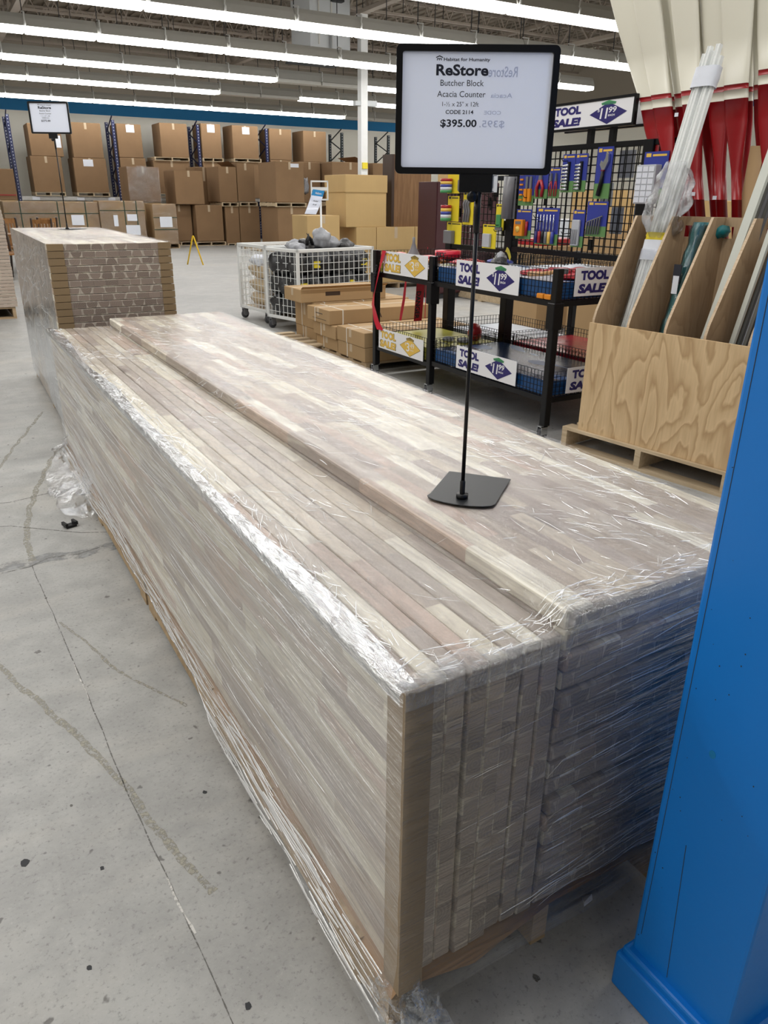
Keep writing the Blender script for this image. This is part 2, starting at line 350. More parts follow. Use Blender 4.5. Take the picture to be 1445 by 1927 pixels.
M['grey'] = paint('grey_plastic', (0.16, 0.16, 0.17), 0.35)
M['palegrey'] = paint('pale_grey_plastic', (0.46, 0.48, 0.52), 0.3, 0, 0.1, 30)
M['redplastic'] = paint('red_plastic', (0.36, 0.012, 0.018), 0.3)
M['orange'] = paint('orange_plastic', (0.72, 0.25, 0.015), 0.35)
M['teal'] = paint('teal_fabric', (0.0, 0.17, 0.19), 0.28, 0, 0.12, 30, 0.5)
M['rail'] = paint('white_rail', (0.80, 0.82, 0.80), 0.5, 0, 0.0)
M['foam'] = paint('white_foam', (0.72, 0.75, 0.82), 0.6, 0, 0.05, 20, 0.2)
M['alu'] = paint('pale_trim', (0.60, 0.62, 0.56), 0.35)
M['darktrim'] = paint('dark_trim', (0.14, 0.14, 0.13), 0.35, 0.3)
M['rackblue'] = paint('rack_blue', (0.008, 0.014, 0.075), 0.5)
M['rackblack'] = paint('rack_dark_green', (0.015, 0.022, 0.024), 0.5)
M['beam'] = paint('rack_beam_paint', (0.50, 0.49, 0.47), 0.5)
M['rubber'] = paint('caster_rubber', (0.05, 0.05, 0.055), 0.5)
M['baginside'] = paint('black_garment', (0.010, 0.010, 0.013), 0.22, 0, 0.3, 12, 0.8, 0.8)
M['bagclear'] = paint('grey_poly_bag', (0.36, 0.37, 0.40), 0.18, 0, 0.4, 25, 0.9, 0.8)
M['tan'] = paint('tan_chip', (0.60, 0.47, 0.30), 0.5, 0, 0.3, 30)
M['maroon'] = paint('maroon_laminate', (0.055, 0.014, 0.018), 0.45)
M['brownwood'] = mk_wood('brown_veneer', (0.26, 0.145, 0.07), (0.17, 0.09, 0.042), (9, 9, 0.7), 3, 0.5, 0.3)
M['chairwood'] = mk_wood('chair_wood', (0.40, 0.20, 0.075), (0.24, 0.11, 0.04), (6, 6, 1), 3, 0.4, 0.2)
M['chairdark'] = paint('dark_chair_wood', (0.045, 0.026, 0.018), 0.4)
M['bluetray'] = paint('blue_shelf_box', (0.012, 0.085, 0.26), 0.3, 0, 0.15, 9)
M['bluedark'] = paint('dark_blue_film', (0.016, 0.035, 0.085), 0.22, 0, 0.1, 9, 0.15)
M['limetray'] = paint('yellow_green_film', (0.50, 0.47, 0.08), 0.3, 0, 0.1, 7, 0.1)
M['redtray'] = paint('red_film', (0.40, 0.035, 0.045), 0.25, 0, 0.1, 7, 0.1)
M['whitetray'] = paint('white_film', (0.62, 0.66, 0.72), 0.3, 0, 0.1, 7, 0.1)
M['woodhandle'] = mk_wood('handle_wood', (0.62, 0.36, 0.16), (0.42, 0.22, 0.09), (1, 9, 9), 5, 0.4, 0.2)
M['strap'] = paint('green_strap', (0.02, 0.05, 0.025), 0.5)
M['whitestrap'] = paint('white_strap', (0.72, 0.68, 0.60), 0.5)
M['crack'] = mk_worn('crack_dirt', (0.17, 0.165, 0.155), 60, 0.53)
M['crackpale'] = mk_worn('crack_filler', (0.66, 0.65, 0.62), 55, 0.56)
M['dust'] = mk_worn('tyre_dust', (0.37, 0.355, 0.30), 70, 0.50)
M['patch'] = mk_worn('grey_patch', (0.33, 0.335, 0.335), 9, 0.48)

# ------------------------------------------------------------------ the building
XL, XR, YB, YN, ZC = -9.0, 21.0, 29.5, -9.0, 6.4
structure(MB().box(XL, XR, YN, YB, -0.1, 0.0).build('floor', M['concrete']))
floor = bpy.data.objects['floor']
b = MB()
b.box(XL, XR, YN, YB, ZC, ZC+0.1)
for i in range(100):                                     # ribs of the metal deck
    x = XL + 0.3*i
    if x > 3: b.box(x, x+0.12, 6, YB, ZC-0.04, ZC)
structure(b.build('ceiling', M['deck']))
def wall(name, x0, x1, y0, y1):
    wl = structure(MB().box(x0, x1, y0, y1, 0, ZC).build(name, M['cream'])); return wl
wb = wall('wall_back', XL, XR, YB, YB+0.15)
MB().box(XL, XR, YB-0.012, YB, 4.02, 4.36).build('stripe', M['wallblue'], wb)
wr = wall('wall_right', XR, XR+0.15, YN, YB+0.15)
MB().box(XR-0.012, XR, YN, YB-0.012, 4.02, 4.36).build('stripe', M['wallblue'], wr)
MB().box(XL, XR, YB-0.011, YB, 4.36, ZC-0.05).build('upper_wall_band', M['upperwall'], wb); MB().box(XR-0.011, XR, YN, YB-0.012, 4.36, ZC-0.05).build('upper_wall_band', M['upperwall'], wr)
wall('wall_left', XL-0.15, XL, YN, YB+0.15); wall('wall_front', XL, XR, YN-0.15, YN)

# roof joists: top and bottom chords with zig-zag web rods
for k in range(14):
    y = 9.2 + 1.5*k
    if y > YB: break
    b = MB(); b.box(XL, XR, y-0.05, y+0.05, ZC-0.12, ZC-0.06); b.box(XL, XR, y-0.04, y+0.04, 5.66, 5.71)
    n = 50
    for i in range(n):
        xa = XL + (XR-XL)*i/n; xb = XL + (XR-XL)*(i+1)/n; xm = (xa+xb)/2
        b.bar((xa, y, ZC-0.1), (xm, y, 5.69), 0.022); b.bar((xm, y, 5.69), (xb, y, ZC-0.1), 0.022)
    structure(b.build('roof_joist', M['joist']))
for x in (2.3, 9.25, 16.0):                               # girders carrying the joists
    b = MB(); b.box(x-0.09, x+0.09, 6, YB, ZC-0.36, ZC-0.28); b.box(x-0.09, x+0.09, 6, YB, 5.38, 5.46)
    for i in range(20):
        ya = 6+1.15*i; b.bar((x, ya, 6.05), (x, ya+0.575, 5.42), 0.05); b.bar((x, ya+0.575, 5.42), (x, ya+1.15, 6.05), 0.05)
    structure(b.build('roof_girder', M['joist']))
# white steel column standing on the floor, with the small clamp lamp and yellow tag at its face
sco = structure(MB().box(9.18, 9.36, 17.2, 17.38, 0, 5.38).build('steel_column', M['white_metal']))
MB().box(9.20, 9.34, 17.16, 17.2, 2.12, 2.26).build('conduit_box', M['yellow'], sco)
MB().box(9.04, 9.18, 17.22, 17.36, 3.50, 3.60).box(9.36, 9.62, 17.2, 17.34, 3.50, 3.62).build('emergency_light', M['duct'], sco)
# wall end painted blue, with its mitred skirting
cx0, cx1, cy0, cy1 = 0.450, 0.95, -0.340, -0.132
wp = structure(MB().box(cx0, cx1, cy0, cy1, 0, ZC-0.1).build('wall_pillar', M['blue'], bevel=0.006))
b = MB()
for dx, zt in ((0.026, 0.088), (0.016, 0.104)):
    b.box(cx0-dx, cx1+dx, cy0-dx, cy1+dx*0.55, 0, zt)
structure(b.build('baseboard_pillar', M['blue'], bevel=0.005))
b = MB()
rr = random.Random(5)
for i in range(26):                                      # nicks and spatter in the blue paint
    yy = cy1-0.01-abs(rr.gauss(0, 0.07)); zz = rr.uniform(0.5, 0.9) if i < 14 else rr.uniform(0.12, 1.3)
    if yy < cy0+0.01: continue
    s = rr.uniform(0.0006, 0.0018); b.box(cx0-0.0006, cx0+0.001, yy, yy+s, zz, zz+s*1.2)
for y0, z0, y1, z1 in ((-0.147, 0.15, -0.146, 1.35), (-0.215, 0.112, -0.197, 0.42)):
    b.bar((cx0, y0, z0), (cx0, y1, z1), 0.0010, 0.0010)
b.build('paint_nick', M['dark'], wp)
MB().prism([(-0.2075+0.006*math.cos(a*PI/8), 0.622+0.0075*math.sin(a*PI/8)) for a in range(16)], 0, 0.0008, 0, Matrix(((0,0,-1,cx0+0.0003),(1,0,0,0),(0,1,0,0),(0,0,0,1)))).build('paint_stain', M['wallblue'], wp)

# ------------------------------------------------------------------ lamps
def fixture_parts():
    b = MB(); out = [(-0.16, 0.0), (0.16, 0.0), (0.10, 0.13), (0.05, 0.2), (-0.05, 0.2), (-0.10, 0.13)]
    b.prism(out, -1.205, 1.205, 0, Matrix(((0,0,1,0),(1,0,0,0),(0,1,0,0),(0,0,0,1))))
    hous = b.mesh('housing', M['reflector'])
    t = MB().box(-0.595, 0.595, -0.145, 0.145, -0.085, 0.0)
    tube_on = t.mesh('lamp_tube', M['lamp'], 0.02); tube_off = t.mesh('lamp_tube', M['lampoff'], 0.02)
    wmesh = MB().box(-0.007, 0.007, -0.007, 0.007, 0.2, ZC-0.1-LAMP_Z).mesh('hanger_wire', M['dark'])
    hk = MB().tube([(0, -0.17, 0.0), (0, -0.19, 0.07), (0, -0.155, 0.1), (0, -0.18, 0.2), (0, 0, 0.24)], 0.014, 6).mesh('hanger_hook', M['white_metal'])
    return hous, tube_on, tube_off, wmesh, hk
FX = fixture_parts()
ROWNAME = {'R1': 'lamp row closest to the back wall', 'R2': 'second lamp row from the back wall', 'R3': 'third lamp row from the back wall', 'R4': 'fourth lamp row from the back wall', 'R5': 'fifth lamp row from the back wall', 'R6': 'sixth lamp row from the back wall'}
RX = {'R1': (1.1, 8, (13.1, 15.8)), 'R2': (0.0, 7, (7.3, 9.85)), 'R3': (0.4, 6, (7.5, 10.2)), 'R4': (0.5, 6, None), 'R5': (0.65, 6, None), 'R6': (3.0, 4, None)}
for rn, (x0, n, off) in RX.items():
    for k in range(n):
        xc = x0 + 2.44*k + 1.2
        t = thing('strip_light', f'hanging fluorescent strip light, {ORD[k+1]} in the {ROWNAME[rn]}', 'strip light', (xc, ROWS[rn], LAMP_Z), 0, 'fluorescent strip lights')
        def add(nm, me, x=0.0):
            o = bpy.data.objects.new(nm, me); COL.objects.link(o); o.parent = t; o.location = (x, 0, 0); return o
        add('housing', FX[0])
        for s in (-0.605, 0.605):
            on = off is None or not (off[0] < xc+s < off[1])
            add('lamp_tube', FX[1] if on else FX[2], s)
        for s in (-1.19, 0.0): add('hanger_wire', FX[3], s); add('hanger_hook', FX[4], s)
# duct drop with its dark diffuser
t = thing('air_duct', 'large grey sheet metal duct hanging from the roof before the white column', 'duct', (7.95, 17.35, 4.6))
MB().box(0, 1.02, 0, 1.05, 0.0, ZC-4.6).build('duct_casing', M['duct'], t)
MB().box(0.20, 0.23, -0.03, 0, 0.1, 1.75).box(0.52, 0.55, -0.03, 0, 0.1, 1.75).build('seam_strip', M['steel'], t)
MB().box(0.52, 0.80, -0.16, 0, 0.95, 1.12).build('control_box', M['dark'], t)
b = MB(); b.add([(0,0,0),(1.02,0,0),(1.02,1.05,0),(0,1.05,0),(-0.12,-0.15,-0.16),(1.14,-0.15,-0.16),(1.14,1.2,-0.16),(-0.12,1.2,-0.16)], [(0,1,5,4),(1,2,6,5),(2,3,7,6),(3,0,4,7)])
b.box(-0.12, 1.14, -0.15, 1.2, -0.175, -0.16); b.build('diffuser', M['dark'], t)
MB().tube([(0.5, -0.05, 0.4), (0.5, -0.05, -0.25), (0.2, -0.3, -0.35)], 0.03).build('drain_pipe', M['duct'], t)

# ------------------------------------------------------------------ floor marks (cracks, tyre dust, patch), lying flat on the slab
def ribbon(pts, wd, z=0.0006, jit=0.4, seed=1, sub=8):
    r = random.Random(seed); b = MB(); P = []
    for i in range(len(pts)-1):
        a, c = Vector((*pts[i], 0)), Vector((*pts[i+1], 0)); n = max(2, int((c-a).length/0.02))
        for k in range(n): P.append(a.lerp(c, k/n))
    P.append(Vector((*pts[-1], 0)))
    for i, p in enumerate(P):
        q = P[min(i+1, len(P)-1)] - P[max(i-1, 0)]; nn = Vector((-q.y, q.x, 0)).normalized()
        o = noise.noise(Vector((p.x*9, p.y*9, seed)))*wd*1.2*jit; h = wd/2*(1-jit/2+jit*r.random())
        b.v += [tuple(p+nn*(o-h)+Vector((0,0,z))), tuple(p+nn*(o+h)+Vector((0,0,z)))]
        if i: b.f.append((2*i-2, 2*i-1, 2*i+1, 2*i)); b.m.append(0); b.sm.append(False)
    return b
def mark(name, pts, wd, m, **k): ribbon(pts, wd, **k).build(name, M[m], floor)
mark('crack', [(-0.351,2.402),(-0.325,1.79),(-0.31,1.357),(-0.296,0.903),(-0.271,0.45),(-0.256,0.17),(-0.25,-0.05)], 0.0028, 'crack', seed=2, jit=0.9)
mark('crack_filler', [(-0.279,0.56),(-0.271,0.45),(-0.264,0.39)], 0.0055, 'crackpale', seed=3, z=0.0009, jit=0.9)
mark('crack_filler', [(-0.318,1.58),(-0.309,1.32)], 0.003, 'crackpale', seed=4, z=0.0009, jit=1.2)
mark('tyre_mark', [(-0.60,1.85),(-0.532,1.661),(-0.417,1.311),(-0.357,1.128),(-0.296,0.903),(-0.25,0.66),(-0.199,0.471)], 0.020, 'dust', seed=5, jit=0.5)
mark('tyre_mark', [(-0.345,2.45),(-0.342,2.669),(-0.30,3.0),(-0.21,3.4),(-0.08,3.85),(0.02,4.12)], 0.026, 'dust', seed=6, jit=0.5)
mark('tyre_mark', [(-0.314,1.867),(-0.201,1.459),(-0.06,1.156)], 0.011, 'dust', seed=7, jit=0.9)
mark('tyre_mark', [(-0.40,3.70),(-0.2,4.35),(0.02,5.0)], 0.02, 'dust', seed=11, jit=0.6)
mark('floor_joint', [(-0.62,2.98),(-0.386,2.895),(-0.114,2.66),(0.05,2.58),(0.4,2.45)], 0.006, 'crack', seed=8, jit=0.3)
mark('floor_joint', [(-0.9,3.35),(-0.36,3.22),(0.08,3.32)], 0.006, 'crack', seed=12, jit=0.3)
mark('floor_patch', [(-0.7,2.42),(-0.462,2.455),(-0.281,2.44),(-0.13,2.43),(0.02,2.44)], 0.085, 'patch', seed=9, z=0.0004, jit=0.25)
mark('crack', [(-0.47,2.39),(-0.36,2.40),(-0.28,2.45),(-0.16,2.43),(-0.05,2.46)], 0.006, 'crack', seed=10, jit=0.9)
for i, (x, y, s) in enumerate(((-0.553,0.765,0.011), (-0.40,0.66,0.006), (-0.12,0.78,0.006), (-0.22,0.19,0.008), (-0.47,0.42,0.006), (0.02,0.65,0.006), (-0.43,0.9,0.004), (0.26,0.11,0.01), (0.36,0.03,0.012), (0.40,0.10,0.012), (0.30,-0.04,0.008), (-0.5,0.2,0.005))):
    r = random.Random(i); out = [(x+s*r.uniform(.6, 1.1)*math.cos(a*PI/4), y+1.3*s*r.uniform(.6, 1.1)*math.sin(a*PI/4)) for a in range(8)]
    MB().prism(out, 0.0003, 0.0008).build('floor_stain', M['dark'] if i < 6 else M['crack'], floor)
t = thing('plastic_clip', 'small black plastic clip lying alone on the concrete aisle', 'clip', (-0.144, 2.756, 0), 0.3)
MB().box(-0.025, 0.025, -0.02, 0.02, 0, 0.012).build('clip_plate', M['black'], t, bevel=0.003)
MB().box(-0.03, -0.018, -0.022, 0.022, 0.010, 0.026).box(0.018, 0.03, -0.022, 0.022, 0.010, 0.026).build('clip_jaw', M['black'], t)
t = MB().add([(0,0,0.001),(0.03,0.004,0.001),(0.038,0.016,0.002),(0.012,0.02,0.001),(0.004,0.004,0.008),(0.03,0.01,0.012),(0.02,0.016,0.007)], [(0,3,2,1),(0,1,5,4),(1,2,5),(2,3,6,5),(3,0,4,6),(4,5,6)]).build('paper_scrap', M['label'], None, (0.50, 0.035, 0))
tag(t, 'crumpled pale paper scrap on the dark floor beside the blue wall end', 'paper')

# ------------------------------------------------------------------ pallets
def pallet(label, loc, L, W, rz=0, H=0.14, boards=7, m='pallet', group=None, cat='pallet', bottom=True, inset=0.0):
    """stringers run along local y, deck boards across"""
    t = thing('wooden_pallet', label, cat, loc, rz, group); th = 0.018
    for x in (0, W/2-0.019, W-0.038):
        MB().box(x, x+0.038, 0, L, th if bottom else 0, H-th).build('stringer', M[m], t)
    for k in range(boards):
        y = inset+(L-0.095-inset)*k/(boards-1); MB().box(0, W, y, y+0.095, H-th, H).build('deck_board', M[m], t)
    if bottom:
        for k in range(3):
            y = inset+(L-0.095-inset)*k/2; MB().box(0, W, y, y+0.095, 0, th).build('bottom_board', M[m], t)
    return t

# ------------------------------------------------------------------ long stack of twelve foot slabs, wrapped in clear film
LB = 3.658; ZB = 0.14; TH = 0.0378
def slab_mesh(L, W, nm, ends='acacia_end', bev=0.004, th=TH):
    b = MB(); b.box(0, W, 0, L, 0, th, 0, None, 1); return b.mesh(nm, [M['acacia'], M[ends]], bev, 2)
edge_me = slab_mesh(LB, 0.631, 'countertop'); flat_me = slab_mesh(LB, 0.631, 'countertop', 'acacia_end', 0.006)
rr = random.Random(3)
for i in range(8):
    o = bpy.data.objects.new('countertop', edge_me); COL.objects.link(o)
    o.rotation_euler = (0, -PI/2, 0); o.location = (0.0388*i+0.0382, rr.uniform(0, 0.012), ZB+rr.uniform(-0.001, 0.002))
    tag(o, f'acacia countertop slab standing on edge, {ORD[i+1]} in from the aisle side of the long pile', 'countertop', 'slabs standing on edge')
NF = 17; PF = 0.6706/NF
for i in range(NF):
    o = bpy.data.objects.new('countertop', flat_me); COL.objects.link(o)
    o.location = (0.3135+rr.uniform(-0.002, 0.003), rr.uniform(-0.004, 0.010), ZB+0.6706-PF*(i+1)+(PF-TH))
    tag(o, f'acacia countertop slab lying flat, {ORD[i+1]} from the top of the long pile', 'countertop', 'slabs lying flat in the long pile')
t = thing('corner_guard', 'brown cardboard angle guard upright on the near corner of the long pile', 'corner guard', (0, 0, 0.125))
MB().box(-0.0062, -0.0015, -0.006, 0.042, 0, 0.652).build('side_flange', M['guard'], t)
MB().box(-0.0062, 0.043, -0.0105, -0.0062, 0, 0.652).build('end_flange', M['guard'], t)
# kraft sheet between pallet and slabs, its edges drooping
def kraft(u, v):
    x = -0.016+u*0.97; y = -0.014*max(0, 1-abs(x-0.16)/0.2)+v*3.66; d = max(0, 0.0-x)*1.2 + max(0, 0.02-y)*0.8*max(0, 1-abs(x-0.16)/0.2)
    return (x, y, ZB-0.006-d+0.004*noise.noise(Vector((x*9, y*5, 2)))*(1 if d > 0 else 0.2))
o = MB().grid(kraft, 60, 160).build('kraft_sheet', M['kraft']); tag(o, 'brown kraft paper sheet sticking out under the long wrapped pile', 'paper sheet')
pallet('long wooden pallet under the near half of the wrapped pile', (-0.012, 0.012, 0), 1.79, 0.715, 0, 0.13, 8, inset=0.11)
pallet('long wooden pallet under the far half of the wrapped pile', (-0.012, 1.84, 0), 1.80, 0.715, 0, 0.13, 8)

# stretch film
sw = thing('stretch_wrap', 'clear stretch film around the long pile of slabs, torn at the bottom', 'stretch wrap', (0, 0, 0))
def zlow(y):
    z = (0.055 if y < 0.95 else 0.055+0.055*min(1, (y-0.95)/0.2)) + 0.02*noise.noise(Vector((y*2.1, 3.3, 0))) + 0.012*noise.noise(Vector((y*11, 1, 0)))
    if y < 0.3: z -= 0.03*(0.3-y)/0.3
    if y > 2.45: z -= 0.03*min(1, (y-2.45)/0.3)
    return z
def side(u, v):
    y = -0.012+u*(LB+0.022); z1 = 0.774; z = zlow(y)+(z1-zlow(y))*v
    ww = noise.noise(Vector((y*0.9, z*16+y*2.5, 0))) + 0.5*noise.noise(Vector((y*2.2, z*42+y*6, 4)))
    bulge = 0.024*max(0, (0.22-z)/0.16)**1.3
    return (-0.0115-0.0022*ww-bulge, y, z)
MB().grid(side, 200, 90).build('side_film', M['film_side'], sw)
def endf(u, v):
    x = -0.012+u*0.972; zt = 0.774 if x < 0.305 else 0.815
    z0 = 0.05+0.05*min(1, max(0, x)/0.1)+0.018*noise.noise(Vector((x*8, 7, 0))); z = z0+(zt-z0)*v
    ww = noise.noise(Vector((x*3, z*20+x*6, 9)))+0.4*noise.noise(Vector((x*6, z*55+x*14, 2)))
    return (x, -0.0155-0.0018*ww-0.012*max(0, (0.2-z)/0.1), z)
MB().grid(endf, 90, 90).build('end_film', M['film_end'], sw)
def topf(u, v):
    x = -0.012+u*0.964; y = -0.014+v*(LB+0.022)
    z = 0.776 if x < 0.306 else 0.8135
    if 0.29 < x < 0.3215: z = 0.776+0.0375*(x-0.29)/0.0315
    z += 0.0007*noise.noise(Vector((x*26, y*17, 5)))+0.0005*noise.noise(Vector((x*60, y*44, 1)))
    return (x, y, z)
MB().grid(topf, 120, 220).build('top_film', M['film_top'], sw)
def band_side(u, v):                                     # bunched roll of film folded over the aisle edge
    y = -0.012+u*(LB+0.02); wd = 0.034+0.03*noise.noise(Vector((y*1.7, 0, 3)))
    s = v*(wd+0.02); k = 0.0011*noise.noise(Vector((y*14, s*90, 0)))
    if s < 0.02: return (-0.0175-k, y, 0.757+s)
    return (-0.0165+(s-0.02), y, 0.7788+abs(k)+0.0005)
MB().grid(band_side, 240, 14).build('edge_band', M['film_band'], sw)
def band_end(u, v):
    x = -0.012+u*0.966; wd = 0.032+0.03*noise.noise(Vector((x*5, 8, 3))); s = v*(wd+0.03); k = 0.0014*noise.noise(Vector((x*22, s*80, 3)))
    zt = 0.7795 if x < 0.306 else 0.8165
    if s < 0.03: return (x, -0.0195-k, zt-0.03+s)
    return (x, -0.018+(s-0.03), zt+abs(k))
MB().grid(band_end, 150, 14).build('edge_band', M['film_band'], sw)
def rag(cx, cy, pts, seed, wx=0.1):                       # crumpled free tails of film
    r = random.Random(seed)
    def f(u, v):
        i = v*(len(pts)-1); k = min(int(i), len(pts)-2); a = Vector(pts[k]); c = Vector(pts[k+1]); p = a.lerp(c, i-k)
        ww = wx*(0.55+0.45*math.sin(v*PI+0.3)); q = (c-a).normalized(); sd = Vector((-q.y, q.x, 0))
        if sd.length < 0.2: sd = Vector((0.7, 0.7, 0))
        p = p+sd.normalized()*(u-0.5)*ww
        nz = lambda s: noise.noise(Vector((u*5+seed, v*6, s)))
        q = p+Vector((nz(1), nz(2), nz(3)))*0.028; q.z = max(q.z, 0.003); return q
    return MB().grid(f, 22, 34)
rag(0, 0, [(0.02, -0.02, 0.14), (0.05, -0.045, 0.07), (0.075, -0.07, 0.02), (0.10, -0.12, 0.005)], 3, 0.06).build('loose_tail', M['film_loose'], sw)
rag(0, 0, [(-0.02, 0.04, 0.13), (-0.005, -0.01, 0.10), (0.03, -0.03, 0.085), (0.06, -0.02, 0.10)], 8, 0.09).build('loose_tail', M['film_loose'], sw)
rag(0, 0, [(-0.015, 3.38, 0.17), (-0.05, 3.30, 0.09), (-0.10, 3.22, 0.025), (-0.16, 3.18, 0.006)], 5, 0.22).build('loose_tail', M['film_tail'], sw)
rag(0, 0, [(0.0, 2.95, 0.16), (-0.045, 2.95, 0.09), (-0.05, 2.9, 0.03), (-0.02, 2.8, 0.02)], 12, 0.26).build('loose_tail', M['film_tail'], sw)
rag(0, 0, [(0.02, 3.6, 0.24), (-0.02, 3.62, 0.14), (-0.01, 3.6, 0.05)], 15, 0.18).build('loose_tail', M['film_loose'], sw)

# folds and creases standing up from the film, its glints put into their white
def creases(nm, parent, n, seed, surf, region, along, dens=None, wmax=0.0016, lmax=0.7, lmin=0.06, lift=0.0012, wander=0.02):
    r = random.Random(seed); b = MB(); (u0, u1), (v0, v1) = region; made = 0
    while made < n:
        u = r.uniform(u0, u1); v = r.uniform(v0, v1)
        if dens and r.random() > dens(u, v): continue
        made += 1; L = min(lmax, lmin+r.expovariate(1/(lmax*0.28))); wd = wmax*(0.3+0.7*r.random()**2); an = along(r, u, v)
        k = max(4, int(L/0.035)); P = []; a = an
        for i in range(k+1):
            P.append((u, v)); a = an+wander*8*noise.noise(Vector((u*7, v*7, seed+made*0.13))); u += math.cos(a)*L/k; v += math.sin(a)*L/k
            if not (u0 <= u <= u1 and v0 <= v <= v1): break
        if len(P) < 3: continue
        base = len(b.v)
        for i, (pu, pv) in enumerate(P):
            tp = math.sin(PI*(i+0.4)/(len(P)-0.2)); nx, ny = -math.sin(an), math.cos(an); h = wd*0.5*max(0.15, tp)
            b.v += [surf(pu-nx*h, pv-ny*h, lift), surf(pu, pv, lift+wd*0.6), surf(pu+nx*h, pv+ny*h, lift)]
            if i:
                q = base+3*i
                for s in (0, 1): b.f.append((q-3+s, q-2+s, q+1+s, q+s)); b.m.append(0); b.sm.append(True)
    o = b.build(nm, M['crease'], parent); o['kind'] = 'stuff'; return o
def s_side(y, z, l): p = side((y+0.012)/(LB+0.022), max(0, min(1, (z-zlow(y))/(0.774-zlow(y))))); return (p[0]-l, p[1], p[2])
creases('film_crease', sw, 680, 1, s_side, ((0.0, 3.65), (0.10, 0.765)), lambda r, u, v: r.gauss(-0.03, 0.035)+0.05*(u > 1.2), lambda u, v: (0.12+0.88*min(1, u/2.4))*(1 if v < 0.28 or v > 0.62 else 0.55), 0.0026, 0.9, 0.08)
def s_top(x, y, l): p = topf((x+0.012)/0.964, (y+0.014)/(LB+0.022)); return (p[0], p[1], p[2]+l)
PATCH = [(0.62, 1.25, 0.25), (0.5, 1.9, 0.3), (0.78, 0.75, 0.22), (0.45, 2.6, 0.35), (0.8, 2.0, 0.3), (0.85, 0.45, 0.2), (0.12, 2.8, 0.25), (0.2, 1.6, 0.2), (0.15, 0.7, 0.18), (0.75, 3.1, 0.4), (0.6, 0.25, 0.15)]
def d_top(x, y): return min(1.0, 0.10+sum(math.exp(-((x-a)**2+((y-c)*0.8)**2)/(s*s)*3) for a, c, s in PATCH))
creases('film_crease', sw, 2300, 2, s_top, ((0.0, 0.94), (0.0, 3.64)), lambda r, u, v: PI/2+r.gauss(0.25, 0.5), d_top, 0.0019, 0.10, 0.012, 0.0006, 0.07)
creases('film_crease', sw, 520, 3, s_top, ((0.0, 0.06), (0.0, 3.64)), lambda r, u, v: PI/2+r.gauss(0, 0.35), None, 0.0030, 0.16, 0.012, 0.0026, 0.06)
creases('film_crease', sw, 300, 4, s_top, ((0.0, 0.94), (0.0, 0.07)), lambda r, u, v: r.gauss(0.0, 0.5), None, 0.0022, 0.10, 0.012, 0.0036, 0.06)
def s_end(x, z, l): p = endf((x+0.012)/0.972, max(0, min(1, (z-0.06)/(0.774-0.06)))); return (p[0], p[1]-l, p[2])
creases('film_crease', sw, 260, 7, s_side, ((0.0, 3.62), (0.05, 0.17)), lambda r, u, v: r.gauss(-0.02, 0.06), None, 0.0055, 0.6, 0.06, 0.003)
creases('film_crease', sw, 230, 5, s_end, ((0.05, 0.95), (0.12, 0.77)), lambda r, u, v: r.gauss(0.06, 0.05), lambda u, v: 0.3+0.7*(u > 0.3), 0.0017, 0.45, 0.04)

# ------------------------------------------------------------------ the taller eight foot pile behind, with brown end caps
Z2 = 1.191; N2 = 27; P2 = (Z2-ZB)/N2; W2 = 0.668; L2 = 2.42
s2_me = slab_mesh(L2, W2, 'countertop', 'acacia_end_dark', 0.003, 0.0362)
cap_l = MB().box(-0.002, 0.083, -0.006, 0.003, 0.0008, TH-0.0006).mesh('end_cap', M['capcard'], 0.0015, 1)
cap_r = MB().box(W2-0.07, W2+0.002, -0.006, 0.003, 0.0008, TH-0.0006).mesh('end_cap', M['capcard'], 0.0015, 1)
R2z = -0.021
rr = random.Random(9)
for i in range(N2):
    o = bpy.data.objects.new('countertop', s2_me); COL.objects.link(o); o.rotation_euler = (0, 0, R2z)
    o.location = (0.080+rr.uniform(-0.002, 0.002), 3.90+rr.uniform(-0.002, 0.002), Z2-P2*(i+1)+(P2-TH))
    tag(o, f'eight foot acacia slab with brown end caps, {ORD[i+1]} from the top of the tall pile', 'countertop', 'slabs in the tall pile')
    if i < 13:
        for me in (cap_l, cap_r):
            c = bpy.data.objects.new('end_cap', me); COL.objects.link(c); c.parent = o
pallet('wooden pallet under the tall pile of eight foot slabs', (0.085, 3.92, 0), 2.38, 0.66, R2z, ZB-0.001, 8)
sw2 = thing('stretch_wrap', 'clear stretch film stretched around the tall pile of eight foot slabs', 'stretch wrap', (0.080, 3.90, 0), R2z)
def side2(u, v):
    y = -0.012+u*(L2+0.02); z = 0.06+v*(Z2+0.002-0.06)
    ww = noise.noise(Vector((y*2, z*14+y*7, 3)))+0.4*noise.noise(Vector((y*4, z*40+y*16, 4)))
    return (-0.010-0.002*ww, y, z)
MB().grid(side2, 90, 70).build('side_film', M['film_thin'], sw2)
MB().grid(lambda u, v: (-0.010+u*(W2+0.02), -0.01+v*(L2+0.02), Z2+0.0022+0.0006*noise.noise(Vector((u*14, v*20, 0)))), 40, 60).build('top_film', M['film_top'], sw2)
def s_s2(y, z, l): p = side2((y+0.012)/(L2+0.02), (z-0.06)/(Z2+0.002-0.06)); return (p[0]-l, p[1], p[2])
creases('film_crease', sw2, 260, 6, s_s2, ((0.0, 2.4), (0.1, 1.18)), lambda r, u, v: r.gauss(-0.12, 0.10), None, 0.0022, 0.9, 0.1)
